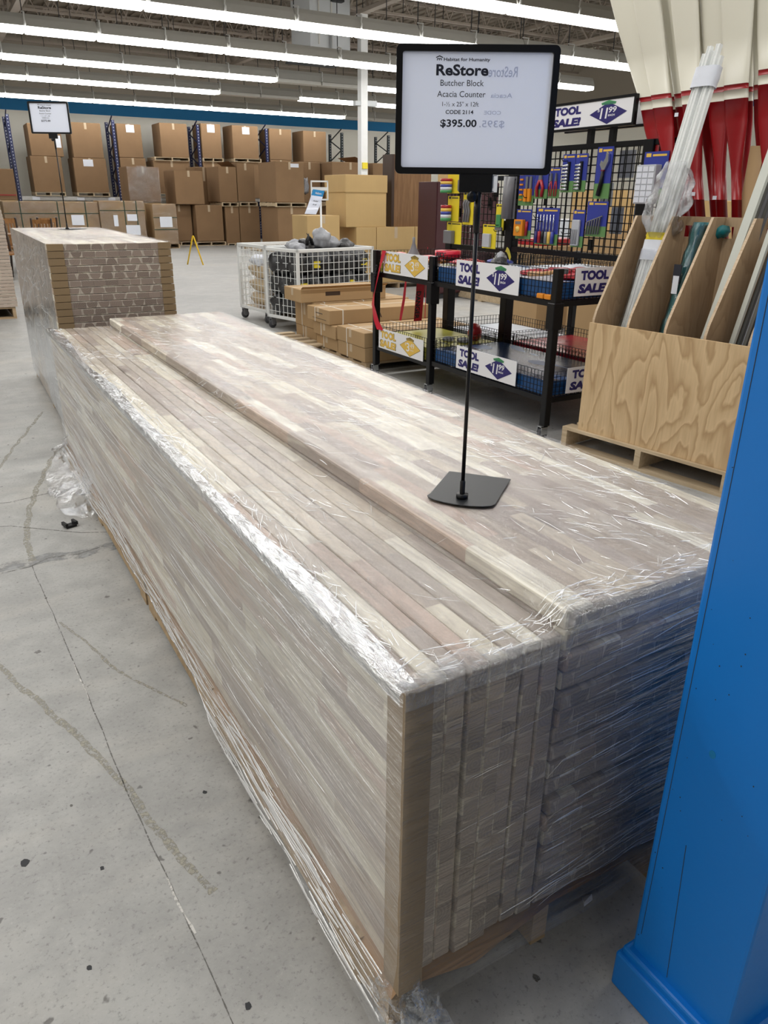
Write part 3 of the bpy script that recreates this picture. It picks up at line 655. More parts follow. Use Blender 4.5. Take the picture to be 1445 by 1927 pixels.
# third pile at the edge of the frame
s3_me = slab_mesh(2.2, 0.9, 'countertop', 'edgewood', 0.003, 0.0368)
for i in range(28):
    o = bpy.data.objects.new('countertop', s3_me); COL.objects.link(o); o.location = (-0.53+random.uniform(-.004, .004), 9.9+random.uniform(-.003, .003), 0.145+0.0403*i)
    tag(o, f'pale countertop slab, {ORD[i+1]} from the bottom of the pile cut off by the frame', 'countertop', 'slabs in the pile at the frame edge')
pallet('wooden pallet under the pile of slabs cut off by the frame', (-0.5, 9.92, 0), 2.1, 0.84, 0, 0.14, 6)

# ------------------------------------------------------------------ counter-top price signs on poles
def rrect(x0, x1, z0, z1, r, n=6):
    out = []
    for cx, cz, a0 in ((x1-r, z1-r, 0), (x0+r, z1-r, 1), (x0+r, z0+r, 2), (x1-r, z0+r, 3)):
        for k in range(n+1):
            a = (a0+k/n)*PI/2; out.append((cx+r*math.cos(a), cz+r*math.sin(a)))
    return out
XZ = Matrix(((1,0,0,0),(0,0,-1,0),(0,1,0,0),(0,0,0,1)))       # draw in x,z ; extrude along -y
def frame_ring(b, x0, x1, z0, z1, wd, r, y0, y1):
    o = rrect(x0, x1, z0, z1, r); i = rrect(x0+wd, x1-wd, z0+wd, z1-wd, max(r-wd*0.5, 0.004)); n = len(o)
    vs = [(x, y0, z) for x, z in o]+[(x, y0, z) for x, z in i]+[(x, y1, z) for x, z in o]+[(x, y1, z) for x, z in i]; fs = []
    for k in range(n):
        j = (k+1) % n
        fs += [(k, j, n+j, n+k), (2*n+j, 2*n+k, 3*n+k, 3*n+j), (j, k, 2*n+k, 2*n+j), (n+k, n+j, 3*n+j, 3*n+k)]
    b.add(vs, fs)
def price_sign(label, loc, rz, base_rz, price, size, code, ghost):
    t = thing('sign_stand', label, 'sign', loc, rz, 'price signs on poles')
    x0, x1, z0, z1 = -0.161, 0.134, 0.664, 0.877
    arc = [(0.061-0.0, -0.012)] ; out = [(-0.075, 0.163), (-0.075, 0.0)]
    for k in range(9):
        a = PI+PI*k/8; out.append((0.078*math.cos(a)-0.0, -0.012+0.032*math.sin(a)))
    out += [(0.078, 0.0), (0.078, 0.163)]
    bp = MB().prism(out, 0, 0.0025).build('base_plate', M['blackmatte'], t, (0, 0, 0), base_rz-rz, 0.0008, 1)
    MB().lathe([(0, 0.012), (0.0135, 0.012), (0.0135, 0.004), (0.0125, 0.0025), (0, 0.0025)][::-1], 28).build('base_nut', M['black'], t)
    MB().lathe([(0.006, 0.012), (0.006, 0.042), (0.0045, 0.043), (0.0045, 0.045)], 20).build('pole_sleeve', M['black'], t)
    MB().tube([(0, 0, 0.012), (0, 0, 0.63)], 0.0042, 14).build('pole', M['black'], t)
    MB().tube([(0, 0, 0.56), (0, 0, 0.635)], 0.0062, 14).build('pole_clamp', M['black'], t)
    MB().lathe([(0, 0), (0.010, 0), (0.010, 0.008), (0, 0.008)], 16, 0, Matrix.Translation((-0.012, 0, 0.625)) @ XZ).build('clamp_knob', M['black'], t)
    MB().box(-0.038, 0.026, -0.006, 0.006, 0.632, 0.668).build('frame_bracket', M['black'], t, bevel=0.002)
    b = MB(); frame_ring(b, x0, x1, z0, z1, 0.0115, 0.010, -0.006, 0.006); b.build('sign_frame', M['black'], t, bevel=0)
    pp = MB().grid(lambda u, v: (x0+0.008+u*(x1-x0-0.016), 0.001*noise.noise(Vector((u*2.5, v*2.5, 2))), z0+0.008+v*(z1-z0-0.016)), 24, 18)
    p = pp.build('paper_sheet', M['paper'], t)
    H = lambda px: x0+(px-25)*(x1-x0)/1400; V = lambda py: z1-(py-62)*(z1-z0)/1122
    def ln(s, a, c, u, v, **k): letters(p, s, H(a), H(c), V(v), V(u), M['ink'], y=-0.0016, **k)
    b = MB()                                               # the little house mark over the lettering
    b.prism([(H(365), V(176)), (H(395), V(163)), (H(425), V(176)), (H(425), V(168)), (H(395), V(154)), (H(365), V(168))], 0.0012, 0.0016, 0, XZ)
    for a in (373, 391, 408): b.box(H(a), H(a+6), -0.0016, -0.0012, V(196), V(178))
    b.box(H(373), H(414), -0.0016, -0.0012, V(184), V(178)).build('house_mark', M['ink'], p)
    ln('Habitat for Humanity', 432, 830, 172, 208, bold=0.022)
    ln('ReStore', 370, 820, 226, 322, bold=0.03)
    ln('Butcher Block', 410, 785, 356, 408); ln('Acacia Counter', 385, 805, 450, 502)
    ln(size, 432, 750, 541, 582); ln('CODE '+code, 463, 707, 613, 648, bold=0.02); ln(price, 420, 740, 694, 770, bold=0.022)
    if ghost:
        for s, a, c, u, v in (('ReStore', 820, 1072, 240, 330), ('Acacia', 850, 1040, 464, 505), ('CODE', 800, 950, 616, 650), ('$395.', 765, 985, 700, 770)):
            me = text_mesh(s, H(a), H(c), V(v), V(u), y=-0.00135, mirror=True, bold=0.01); me.materials.append(M['ghost'])
            o = bpy.data.objects.new('show_through_lettering', me); COL.objects.link(o); o.parent = p
    return t
price_sign('black framed price sign reading $395.00 on the long wrapped pile', (0.450, 0.497, 0.8155), -0.5255, math.radians(-50), '$395.00', '1-\u00bd x 25" x 12ft', '2114', True)
price_sign('black framed price sign reading $275.00 on the tall pile behind', (0.488, 5.87, Z2+0.003), -0.5, math.radians(-40), '$275.00', '1-\u00bd x 25" x 8ft', '2113', False)

# ------------------------------------------------------------------ tool sale boards
def sale_board(label, loc, rz, W, H, navy=True, thick=0.004, group='tool sale boards', tilt=0):
    t = MB().box(-W/2, W/2, 0, thick, 0, H).build('sale_board', M['board'], None, loc, rz); tag(t, label, 'sign', group)
    ink = M['navy'] if navy else M['gold']; y = -0.0012
    def tx(s, a, c, u, v, m, **k): return letters(t, s, -W/2+a*W, -W/2+c*W, u*H, v*H, m, y=y, **k)
    if not navy:
        for s, a, c, u, v in (('TOOL', 0.055, 0.405, 0.565, 0.895), ('SALE!', 0.035, 0.41, 0.105, 0.435)):
            me = text_mesh(s, -W/2+(a-0.006)*W, -W/2+(c+0.006)*W, (u-0.025)*H, (v+0.025)*H, y=-0.0007, bold=0.05); me.materials.append(M['goldline'])
            o = bpy.data.objects.new('lettering', me); COL.objects.link(o); o.parent = t
    tx('TOOL', 0.06, 0.40, 0.56, 0.90, ink, bold=0.06); tx('SALE!', 0.04, 0.405, 0.10, 0.44, ink, bold=0.06, shear=0.12)
    cx, cz, hx, hz = W*0.225, H*0.47, W*0.215, H*0.42
    dd = MB()
    if not navy: dd.prism([(cx+hx*1.05, cz), (cx, cz+hz*1.06), (cx-hx*1.05, cz), (cx, cz-hz*1.06)], 0.0006, 0.0009, 1, XZ)
    dd.prism([(cx+hx, cz), (cx, cz+hz), (cx-hx, cz), (cx, cz-hz)], 0.0009, 0.0013, 0, XZ)
    d = dd.build('price_diamond', [ink, M['goldline']], t)
    dig = M['board']; yy = -0.0019
    def px(s, a, c, u, v, **k): return letters(d, s, cx+a*hx, cx+c*hx, cz+u*hz, cz+v*hz, dig, y=yy, **k)
    if navy:
        px('$', -0.58, -0.44, 0.15, 0.48); px('11', -0.42, 0.0, -0.48, 0.50, bold=0.03, shear=0.12); px('99', 0.04, 0.45, 0.02, 0.55, bold=0.02, shear=0.12); px('EACH', 0.03, 0.38, -0.30, -0.12, bold=0.03)
    else:
        px('$', -0.50, -0.38, 0.12, 0.45); px('3', -0.36, -0.04, -0.5, 0.5, bold=0.01); px('49', 0.02, 0.42, -0.05, 0.52); px('EACH', 0.05, 0.36, -0.36, -0.18)
    s = MB().prism([(cx-hx*0.36, H*0.80), (cx+hx*0.36, H*0.80), (cx+hx*0.40, H*0.875), (cx, H*0.965), (cx-hx*0.40, H*0.875)], 0.0013, 0.0017, 0, XZ).build('choice_strip', M['greenink'] if navy else M['goldline'], t)
    letters(s, 'YOUR CHOICE', cx-hx*0.30, cx+hx*0.30, H*0.815, H*0.868, M['navy'] if navy else M['gold'], y=-0.0021)
    return t

# ------------------------------------------------------------------ black wire sales fixture with baskets and grid panels
GX0, GX1, GXC, GY0, GYM, GY1 = 2.78, 4.22, 3.50, 2.80, 4.16, 5.03
g = thing('display_fixture', 'black metal tool display with wire baskets, grid panels and casters', 'display rack', (0, 0, 0))
for x, y, h in ((GX0, GY0, 1.06), (GX0, GYM, 1.045), (GX0, GY1, 1.04), (GX1, GY0, 1.06), (GX1, GYM, 1.05), (GX1, GY1, 1.04)):
    MB().box(x-0.025, x+0.025, y-0.025, y+0.025, 0.085, h).box(x-0.04, x+0.04, y-0.035, y+0.035, 0.70, 0.86).build('post', M['black'], g, bevel=0.004, seg=1)
for y in (GY0+0.06, GYM, GY1-0.05):
    MB().box(GXC-0.04, GXC+0.04, y-0.04, y+0.04, 0.085, 1.09 if y > 4.5 else 1.79).build('post', M['black'], g, bevel=0.004, seg=1)
for x, y in ((GX0, GY0), (GX0, GYM), (GX0, GY1), (GX1, GY0), (GX1, GYM), (GX1, GY1), (GXC, GY0+0.06), (GXC, GYM)):
    c = MB().lathe([(0.0, -0.014), (0.036, -0.014), (0.036, 0.014), (0.0, 0.014)], 20, 0, Matrix.Translation((x-0.015, y, 0.0375)) @ Matrix.Rotation(PI/2, 4, 'X')).build('caster', M['rubber'], g)
    MB().box(x-0.04, x+0.012, y-0.022, y-0.017, 0.03, 0.086).box(x-0.04, x+0.012, y+0.017, y+0.022, 0.03, 0.086).box(x-0.04, x+0.03, y-0.022, y+0.022, 0.08, 0.088).build('caster_fork', M['chrome'], c)
def wire_panel(b, o, du, dv, U, V, su, sv, r=0.0016):
    o, du, dv = Vector(o), Vector(du), Vector(dv)
    nu = max(1, round(U/su)); nv = max(1, round(V/sv))
    for i in range(nu+1): b.bar(o+du*(U*i/nu), o+du*(U*i/nu)+dv*V, 2*r)
    for j in range(nv+1): b.bar(o+dv*(V*j/nv), o+dv*(V*j/nv)+du*U, 2*r)
def basket(x0, x1, y0, y1, z0, z1):
    b = MB()
    wire_panel(b, (x0, y0, z0), (0,1,0), (0,0,1), y1-y0, z1-z0, 0.034, 0.034)
    wire_panel(b, (x1, y0, z0), (0,1,0), (0,0,1), y1-y0, z1-z0, 0.034, 0.034)
    wire_panel(b, (x0, y0, z0), (1,0,0), (0,0,1), x1-x0, z1-z0, 0.034, 0.034)
    wire_panel(b, (x0, y1, z0), (1,0,0), (0,0,1), x1-x0, z1-z0, 0.034, 0.034)
    wire_panel(b, (x0, y0, z0), (1,0,0), (0,1,0), x1-x0, y1-y0, 0.05, 0.05)
    k = b.build('wire_basket', M['black'], g)
    r = MB()
    r.box(x0-0.012, x0+0.012, y0, y1, z0-0.03, z0+0.004).box(x1-0.012, x1+0.012, y0, y1, z0-0.03, z0+0.004)
    r.box(x0, x1, y0-0.012, y0+0.012, z0-0.03, z0+0.004).box(x0, x1, y1-0.012, y1+0.012, z0-0.03, z0+0.004)
    r.build('basket_rail', M['black'], k)
for x0, x1 in ((GX0, GXC-0.045), (GXC+0.045, GX1)):
    for y0, y1 in ((GY0, GYM-0.03), (GYM+0.03, GY1)):
        basket(x0, x1, y0, y1, 0.865 if y0 < 4 else 0.86, 1.05 if y0 < 4 else 1.035); basket(x0, x1, y0, y1, 0.265 if y0 < 4 else 0.245, 0.43)
def gpanel(y0, y1, z0, z1):
    b = MB(); wire_panel(b, (GXC-0.02, y0, z0), (0,1,0), (0,0,1), y1-y0, z1-z0, 0.052, 0.052, 0.0026); wire_panel(b, (GXC+0.02, y0, z0), (0,1,0), (0,0,1), y1-y0, z1-z0, 0.104, 0.052, 0.0026)
    p = b.build('grid_panel', M['black'], g)
    MB().box(GXC-0.03, GXC+0.03, y0, y1, z0-0.035, z0).build('panel_rail', M['black'], p); MB().box(GXC-0.025, GXC+0.025, y0, y1, z1, z1+0.03).build('panel_rail', M['black'], p)
gpanel(GY0-0.12, GYM-0.04, 1.10, 1.76); gpanel(GYM+0.04, GY1, 1.08, 1.58)
for y in (3.20, 3.40): MB().box(GXC-0.018, GXC+0.018, y-0.018, y+0.018, 1.76, 1.90).build('header_post', M['black'], g)
rr = random.Random(2)
for k in range(26):                                      # black hang tabs and bare hooks on the grid
    y = rr.uniform(2.75, 4.95); z = rr.uniform(1.15, 1.7 if y < 4.1 else 1.5)
    b = MB().box(GXC-0.034, GXC-0.022, y-0.013, y+0.013, z-0.04, z+0.03)
    if k % 2: b.tube([(GXC-0.03, y, z), (GXC-0.11, y, z-0.004), (GXC-0.125, y, z+0.012)], 0.003, 6)
    b.build('peg_hook', M['black'], g)
# header boards in black channel frames, above the grid
for x, y0, y1, f in ((3.47, 3.0, 3.80, 'facing the wrapped pile'), (3.59, 2.95, 3.75, 'behind the front header')):
    h = thing('header_sign', f'long black framed tool sale header above the grid panels, {f}', 'sign', (x, (y0+y1)/2, 1.875), -PI/2, 'header signs')
    W = y1-y0; b = MB(); frame_ring(b, -W/2, W/2, 0, 0.175, 0.016, 0.004, -0.012, 0.014); b.build('header_frame', M['black'], h)
    MB().box(-W/2+0.01, W/2-0.01, 0.004, 0.012, 0.01, 0.165).build('header_backing', M['board'], h)
sale_board('tool sale $11.99 board held in the header frame above the grid panels', (3.462, 3.40, 1.888), -PI/2, 0.76, 0.150, True, 0.003)
NV, GD = 'white tool sale board, navy $11.99 diamond, ', 'white tool sale board, gold $3.49 diamond, '
sale_board(NV+'on the upper basket facing the wrapped pile', (2.762, 3.49, 0.866), -PI/2, 0.70, 0.178)
sale_board(NV+'on the lower basket facing the wrapped pile', (2.762, 3.445, 0.283), -PI/2, 0.69, 0.165)
sale_board(GD+'on the upper basket beside red tape', (2.762, 4.55, 0.870), -PI/2, 0.67, 0.172, False)
sale_board(GD+'on the lower basket beside cartons', (2.762, 4.60, 0.245), -PI/2, 0.71, 0.166, False)
sale_board(NV+'upper basket end by the plywood bin', (3.25, 2.782, 0.892), 0, 0.69, 0.168)
sale_board(NV+'lower basket end by the plywood bin', (3.265, 2.782, 0.285), 0, 0.69, 0.164)

# false bottoms that fill the baskets, wrapped in coloured film
def riser(label, x0, x1, y0, y1, z0, z1, m):
    t = thing('basket_riser', label, 'riser box', ((x0+x1)/2, (y0+y1)/2, z0), 0, 'wrapped riser boxes in the baskets'); a, c, h = (x1-x0)/2, (y1-y0)/2, z1-z0
    MB().box(-a, a, -c, c, 0, h*0.93).build('riser_body', M[m[0]], t, bevel=0.008, seg=2)
    MB().grid(lambda u, v: (-a+2*a*u, -c+2*c*v, h*0.94+0.004*noise.noise(Vector((u*5, v*5, a)))), 16, 24).build('riser_lid', M[m[1]], t)
e = 0.012
riser('blue film wrapped riser filling the big upper basket', GX0+e, GXC-0.06, GY0+e, GYM-0.045, 0.872, 0.985, ('bluetray', 'whitetray'))
riser('dark blue film wrapped riser filling the big lower basket', GX0+e, GXC-0.06, GY0+e, GYM-0.045, 0.272, 0.375, ('bluetray', 'bluedark'))
riser('yellow green riser in the small lower basket', GX0+e, GXC-0.06, GYM+0.045, GY1-e, 0.252, 0.36, ('limetray', 'limetray'))
riser('pale riser in the small upper basket', GX0+e, GXC-0.06, GYM+0.045, GY1-e, 0.868, 0.95, ('limetray', 'whitetray'))
riser('red film wrapped riser in the rear lower basket near the plywood bin', GXC+0.06, GX1-e, GY0+e, GYM-0.045, 0.272, 0.375, ('redtray', 'redtray'))
riser('white film wrapped riser in the rear lower basket', GXC+0.06, GX1-e, GYM+0.045, GY1-e, 0.252, 0.36, ('whitetray', 'whitetray'))
riser('white film wrapped riser in the rear upper basket', GXC+0.06, GX1-e, GY0+e, GYM-0.045, 0.872, 0.96, ('whitetray', 'whitetray'))

# ------------------------------------------------------------------ goods hanging on the grid
def package(label, cat, name, y0, y1, z0, z1, card, build, x=3.435, group='carded tools on the grid panels'):
    t = thing(name, label, cat, (x, (y0+y1)/2, z0), -PI/2, group); W, H = y1-y0, z1-z0
    cd = MB(); cm = [M[c] for c in card]
    if len(cm) > 1: cd.box(-W/2, W/2, 0, 0.004, H*0.3, H, 0).box(-W/2, W/2, 0, 0.004, 0, H*0.3, 1)
    else: cd.box(-W/2, W/2, 0, 0.004, 0, H, 0)
    c = cd.build('backing_card', cm, t)
    MB().box(-W*0.42, -W*0.22, -0.0012, 0, H*0.9, H*0.97).box(-W*0.15, W*0.42, -0.0012, 0, H*0.91, H*0.95).build('print_block', M['gold'] if card[0] == 'bluecard' else M['ink'], c)
    build(t, W, H); return t
def sockets(t, W, H):
    for k in range(8): MB().tube([(-W*0.32, -0.014, H*(0.08+0.088*k)), (W*0.12, -0.014, H*(0.095+0.088*k))], H*0.032, 10).build('socket', M['chrome'], t)
    MB().box(-W*0.02, W*0.16, -0.012, -0.001, H*0.05, H*0.8).build('socket_rail', M['blackmatte'], t)
def wrench(t, W, H):
    MB().tube([(-W*0.12, -0.012, H*0.06), (0, -0.012, H*0.30), (W*0.06, -0.012, H*0.56)], [W*0.11, W*0.10, W*0.07], 10).build('grip', M['black'], t)
    b = MB(); b.prism([(W*0.0, H*0.56), (W*0.16, H*0.56), (W*0.36, H*0.72), (W*0.33, H*0.86), (W*0.20, H*0.90), (W*0.16, H*0.78), (W*0.02, H*0.70), (-W*0.1, H*0.74), (-W*0.16, H*0.66)], 0.004, 0.018, 0, XZ); b.build('jaw', M['chrome'], t)
    MB().box(-W*0.04, W*0.12, -0.02, -0.004, H*0.535, H*0.56).build('collar', M['redplastic'], t)
def pliers(m, n=1):
    def f(t, W, H):
        for k in range(n):
            c = (k-(n-1)/2)*W*0.45; s = W*0.9/n
            for sg in (-1, 1): MB().tube([(c+sg*s*0.18, -0.012, H*0.06), (c+sg*s*0.26, -0.012, H*0.35), (c+sg*s*0.05, -0.012, H*0.58)], s*0.09, 8).build('handle', M[m], t)
            MB().prism([(c-s*0.14, H*0.56), (c+s*0.14, H*0.56), (c+s*0.05, H*0.82), (c-s*0.05, H*0.82)], 0.006, 0.018, 0, XZ).build('jaw', M['grey'], t)
    return f
def chisels(t, W, H):
    for k in range(2): MB().box(-W*0.02+k*W*0.25, W*0.16+k*W*0.25, -0.022, -0.004, H*0.12, H*0.5).build('handle', M['orange'], t)
    for k in range(2): MB().box(0+k*W*0.25, W*0.14+k*W*0.25, -0.012, -0.004, H*0.5, H*0.86).build('blade', M['grey'], t)
    for k in range(5): MB().box(-W*0.4, -W*0.2, -0.01, -0.001, H*(0.15+0.15*k), H*(0.2+0.15*k)).build('bit', M['orange'], t)
def meter(t, W, H):
    b = MB().box(-W*0.42, W*0.16, -0.035, -0.004, H*0.1, H*0.66).build('meter_body', M['orange'], t, bevel=0.004)
    MB().box(-W*0.3, W*0.05, -0.037, -0.034, H*0.5, H*0.6).build('display', M['grey'], b)
    MB().lathe([(0, 0), (W*0.13, 0), (W*0.13, 0.004), (0, 0.006)], 20, 0, Matrix.Translation((-W*0.13, -0.035, H*0.33)) @ XZ).build('dial', M['gold'], b)
    MB().tube([(W*0.28, -0.012, H*0.12), (W*0.3, -0.012, H*0.6)], W*0.06, 8).build('probe', M['redplastic'], t)
def drivers(t, W, H):
    for k, m in enumerate(('navy', 'redplastic', 'black', 'grey', 'gold', 'bluecard')):
        x = -W*0.38+k*W*0.145; d = MB().tube([(x, -0.014, H*0.04), (x, -0.014, H*0.36)], W*0.055, 10).build('handle', M[m], t)
        MB().tube([(x, -0.014, H*0.36), (x, -0.014, H*0.82)], W*0.018, 6).build('shaft', M['chrome'], d)
def files(t, W, H):
    MB().box(-W*0.4, W*0.25, -0.02, -0.002, H*0.04, H*0.74).build('clear_case', M['palegrey'], t, bevel=0.006)
    for k in range(5): MB().tube([(-W*0.3+k*W*0.11, -0.022, H*0.08), (-W*0.3+k*W*0.11, -0.022, H*0.48)], W*0.02, 6).build('file', M['grey'], t)
def hexkeys(t, W, H):
    for k in range(6): MB().tube([(-W*0.4+k*W*0.12, -0.012, H*(0.05+0.005*k)), (-W*0.36+k*W*0.12, -0.012, H*(0.42+0.03*k)), (-W*0.27+k*W*0.12, -0.012, H*(0.44+0.03*k))], W*0.03, 6).build('hex_key', M['grey'], t)
def organizer(t, W, H):
    b = MB().box(-W*0.5, W*0.3, -0.055, -0.002, H*0.0, H*0.75).build('organizer_case', M['palegrey'], t, bevel=0.005)
    for r in range(6):
        for c in range(3): MB().box(-W*0.46+c*W*0.25, -W*0.25+c*W*0.25, -0.058, -0.054, H*(0.03+0.118*r), H*(0.125+0.118*r)).build('compartment', M['foam'], b)
def etape(t, W, H):
    for k, m in enumerate(('greenink', 'whitetray', 'bluecard', 'gold', 'redplastic')):
        MB().lathe([(0.0, 0), (W*0.28, 0), (W*0.28, H*0.125), (0, H*0.125)], 20, 0, Matrix.Translation((-W*0.2, -0.05, H*(0.02+0.125*k)))).build('tape_roll', M[m], t)
def knife(t, W, H):
    for k in range(3): MB().tube([(-W*0.3+k*W*0.22, -0.012, H*0.08), (-W*0.22+k*W*0.22, -0.012, H*0.42), (-W*0.34+k*W*0.22, -0.012, H*0.62), (-W*0.2+k*W*0.22, -0.012, H*0.74)], W*0.075, 8).build('knife_body', M['grey'], t)
def finder(t, W, H): MB().box(-W*0.45, W*0.1, -0.045, -0.003, H*0.02, H*0.62).build('tool_body', M['grey'], t, bevel=0.006)
def blade(t, W, H): MB().box(-W*0.35, W*0.2, -0.025, -0.003, H*0.06, H*0.62).build('clear_blister', M['palegrey'], t, bevel=0.004)
def ratch(t, W, H):
    for k in range(2): MB().tube([(-W*0.22+k*W*0.3, -0.012, H*0.25), (-W*0.22+k*W*0.3, -0.012, H*0.95)], W*0.09, 8).build('wrench_body', M['chrome'], t)
def tube_bar(t, W, H): MB().tube([(-W*0.05, -0.03, 0), (W*0.05, -0.03, H)], W*0.40, 14).build('roll_body', M['grey'], t)
def scraper(t, W, H):
    MB().box(-W*0.25, W*0.3, -0.02, -0.003, H*0.12, H*0.6).build('handle', M['greenink'], t, bevel=0.004); MB().box(-W*0.4, W*0.45, -0.014, -0.003, 0, H*0.12).build('blade', M['grey'], t)
BG = ('bluecard', 'greencard'); YL = ('yellow',)
for label, cat, nm, y0, y1, z0, z1, card, fn in (
    ('socket set on blue and green card, hanging beside the sign frame', 'socket set', 'socket_set', 3.456, 3.578, 1.490, 1.730, BG, sockets),
    ('socket set on blue and green card, hanging closer to the wrench', 'socket set', 'socket_set', 3.339, 3.451, 1.493, 1.729, BG, sockets),
    ('adjustable wrench with black grip on a tall blue card', 'wrench', 'adjustable_wrench', 3.115, 3.253, 1.450, 1.761, BG, wrench),
    ('pair of orange handled chisels on a dark blue card', 'chisel set', 'chisel_set', 3.862, 4.032, 1.400, 1.63, BG, chisels),
    ('red handled pliers on blue and green card next to the chisels', 'pliers', 'pliers', 3.715, 3.855, 1.448, 1.66, BG, pliers('redplastic')),
    ('set of red handled pliers on card next to the sockets', 'pliers set', 'pliers_set', 3.59, 3.701, 1.452, 1.65, BG, pliers('redplastic', 2)),
    ('orange multimeter with red probe on a blue card', 'multimeter', 'multimeter', 3.863, 4.036, 1.166, 1.374, BG, meter),
    ('screwdriver set with multicoloured handles on a wide blue card', 'screwdriver set', 'screwdriver_set', 3.567, 3.808, 1.138, 1.388, BG, drivers),
    ('needle file set in a clear case below the wrench', 'file set', 'file_set', 3.310, 3.424, 1.138, 1.379, BG, files),
    ('hex key set on a shiny blue card below the wrench', 'hex key set', 'hex_key_set', 3.107, 3.294, 1.214, 1.434, BG, hexkeys),
    ('clear compartment organizer box on blue card beside the red oars', 'organizer', 'parts_organizer', 2.664, 2.851, 1.423, 1.716, BG, organizer),
    ('grey plastic wrapped roll hanging beside the chisels', 'roll', 'wrapped_roll', 4.065, 4.170, 1.304, 1.60, ('grey',), tube_bar),
    ('green scraper with black blade on a short yellow card', 'scraper', 'scraper', 4.19, 4.29, 1.217, 1.408, YL, scraper),
    ('upper pack of coloured electrical tape on yellow card', 'tape pack', 'tape_pack', 4.80, 4.977, 1.484, 1.66, YL, etape),
    ('yellow carded black tool just under the price sign frame', 'tool pack', 'tool_pack', 4.60, 4.78, 1.50, 1.64, YL, finder),
    ('lower pack of coloured electrical tape on yellow card', 'tape pack', 'tape_pack', 4.80, 4.962, 1.264, 1.463, YL, etape),
    ('utility knife set on yellow card beside the sign pole', 'knife set', 'knife_set', 4.594, 4.736, 1.245, 1.500, YL, knife),
    ('dark grey stud tool on yellow card above the red tape', 'tool pack', 'tool_pack', 4.75, 4.963, 1.085, 1.258, YL, finder),
    ('clear blister of blades on yellow card beside the sign pole', 'blade pack', 'blade_pack', 4.274, 4.448, 1.075, 1.256, YL, blade),
    ('pale blue wrench pair in a pack under the sign bracket', 'wrench pack', 'wrench_pack', 4.30, 4.43, 1.491, 1.62, ('whitetray',), ratch)):
    package(label, cat, nm, y0, y1, z0, z1, card, fn)
for k, (y0, y1, z0, z1) in enumerate(((3.075, 3.214, 1.579, 1.745), (3.12, 3.23, 1.231, 1.40), (3.24, 3.35, 1.40, 1.55), (3.497, 3.613, 1.56, 1.73), (2.90, 3.03, 1.30, 1.47), (2.92, 3.04, 1.15, 1.28))):
    t = thing('tool_pack', f'grey back of a carded tool seen through the grid, {ORD[k+1]} of six', 'tool pack', (3.60, (y0+y1)/2, z0), PI/2, 'packs on the far side of the grid')
    W, H = y1-y0, z1-z0; MB().box(-W/2, W/2, 0, 0.004, 0, H).build('backing_card', M['palegrey'], t); MB().box(-W*0.35, W*0.35, -0.02, 0, H*0.05, H*0.6).build('blister', M['grey'], t)

# ------------------------------------------------------------------ loose goods on the tool display
rr = random.Random(21)
def lump(seed, sx, sy, sz, amp=0.35, sub=3):
    bm = bmesh.new(); bmesh.ops.create_icosphere(bm, subdivisions=sub, radius=1.0); b = MB()
    for v in bm.verts:
        n1 = noise.noise(v.co*1.7+Vector((seed*3.1, 0, 0))); n2 = noise.noise(v.co*4.2+Vector((0, seed*2.7, 0)))
        v.co = v.co*(1+amp*n1+amp*0.45*n2)
        b.v.append((v.co.x*sx, v.co.y*sy, v.co.z*sz))
    bm.verts.index_update()
    for f in bm.faces: b.f.append(tuple(v.index for v in f.verts)); b.m.append(0); b.sm.append(True)
    bm.free(); return b
def bag(label, cat, nm, loc, s, mats, seed, rz=0, group=None, lab=None):
    o = lump(seed, *s).build(nm, mats, None, loc, rz); tag(o, label, cat, group)
    if lab: MB().grid(lambda u, v: (s[0]*(u-0.5)*0.8, -s[1]*(1.06-0.5*(u-0.5)**2), s[2]*(v-0.5)*0.5), 6, 3).build('hang_label', M[lab], o)
    return o
t = thing('work_gloves', 'black gloves with a yellow header card lying on the upper basket', 'gloves', (2.97, 3.62, 0.99), 0.5)
lump(4, 0.10, 0.06, 0.045).build('glove', M['baginside'], t, (0, 0, 0.035)); lump(6, 0.06, 0.04, 0.05).build('glove', M['bagclear'], t, (0.05, 0.01, 0.06))
MB().grid(lambda u, v: (0.01+u*0.09, -0.035-0.01*v, 0.115-0.07*u*u+0.03*v), 8, 3).build('header_card', M['yellow'], t)
t = thing('hammer', 'hammer with a plain wooden handle lying in the upper basket', 'hammer', (2.84, 2.99, 1.01), 0)
MB().tube([(0, -0.14, 0.028), (0, 0.02, 0.0), (0, 0.15, -0.010)], [0.012, 0.014, 0.017], 10).build('handle', M['woodhandle'], t); MB().box(-0.045, 0.045, -0.165, -0.135, 0.012, 0.045).build('hammer_head', M['grey'], t, bevel=0.006)
for k in range(2):
    o = MB().box(-0.018, 0.018, -0.03, 0.03, 0, 0.03).build('clamp_pad', M['orange'], None, (2.772, 2.925-0.07*k, 0.874), 0, 0.006); tag(o, f'small yellow clamp pad at the basket wires, {"nearer the board" if k == 0 else "nearer the corner post"}', 'clamp pad', 'yellow clamp pads')
for k in range(14):
    m = ('redtray', 'bluecard', 'whitetray', 'redplastic', 'grey')[k % 5]; x = rr.uniform(2.9, 3.36); y = rr.uniform(2.92, 3.42) if k < 9 else rr.uniform(3.75, 4.05)
    nm = {'redtray': 'red', 'bluecard': 'blue', 'whitetray': 'white', 'redplastic': 'dark red', 'grey': 'dark grey'}[m]
    o = lump(k+30, 0.08, 0.10, 0.022, 0.3).build('mesh_bag', [M[m]], None, (x, y, 0.995+0.012*(k % 3)), rr.uniform(0, 3)); tag(o, f'{nm} bagged goods lying loose on the big upper basket', 'bag', f'{nm} loose bagged goods')
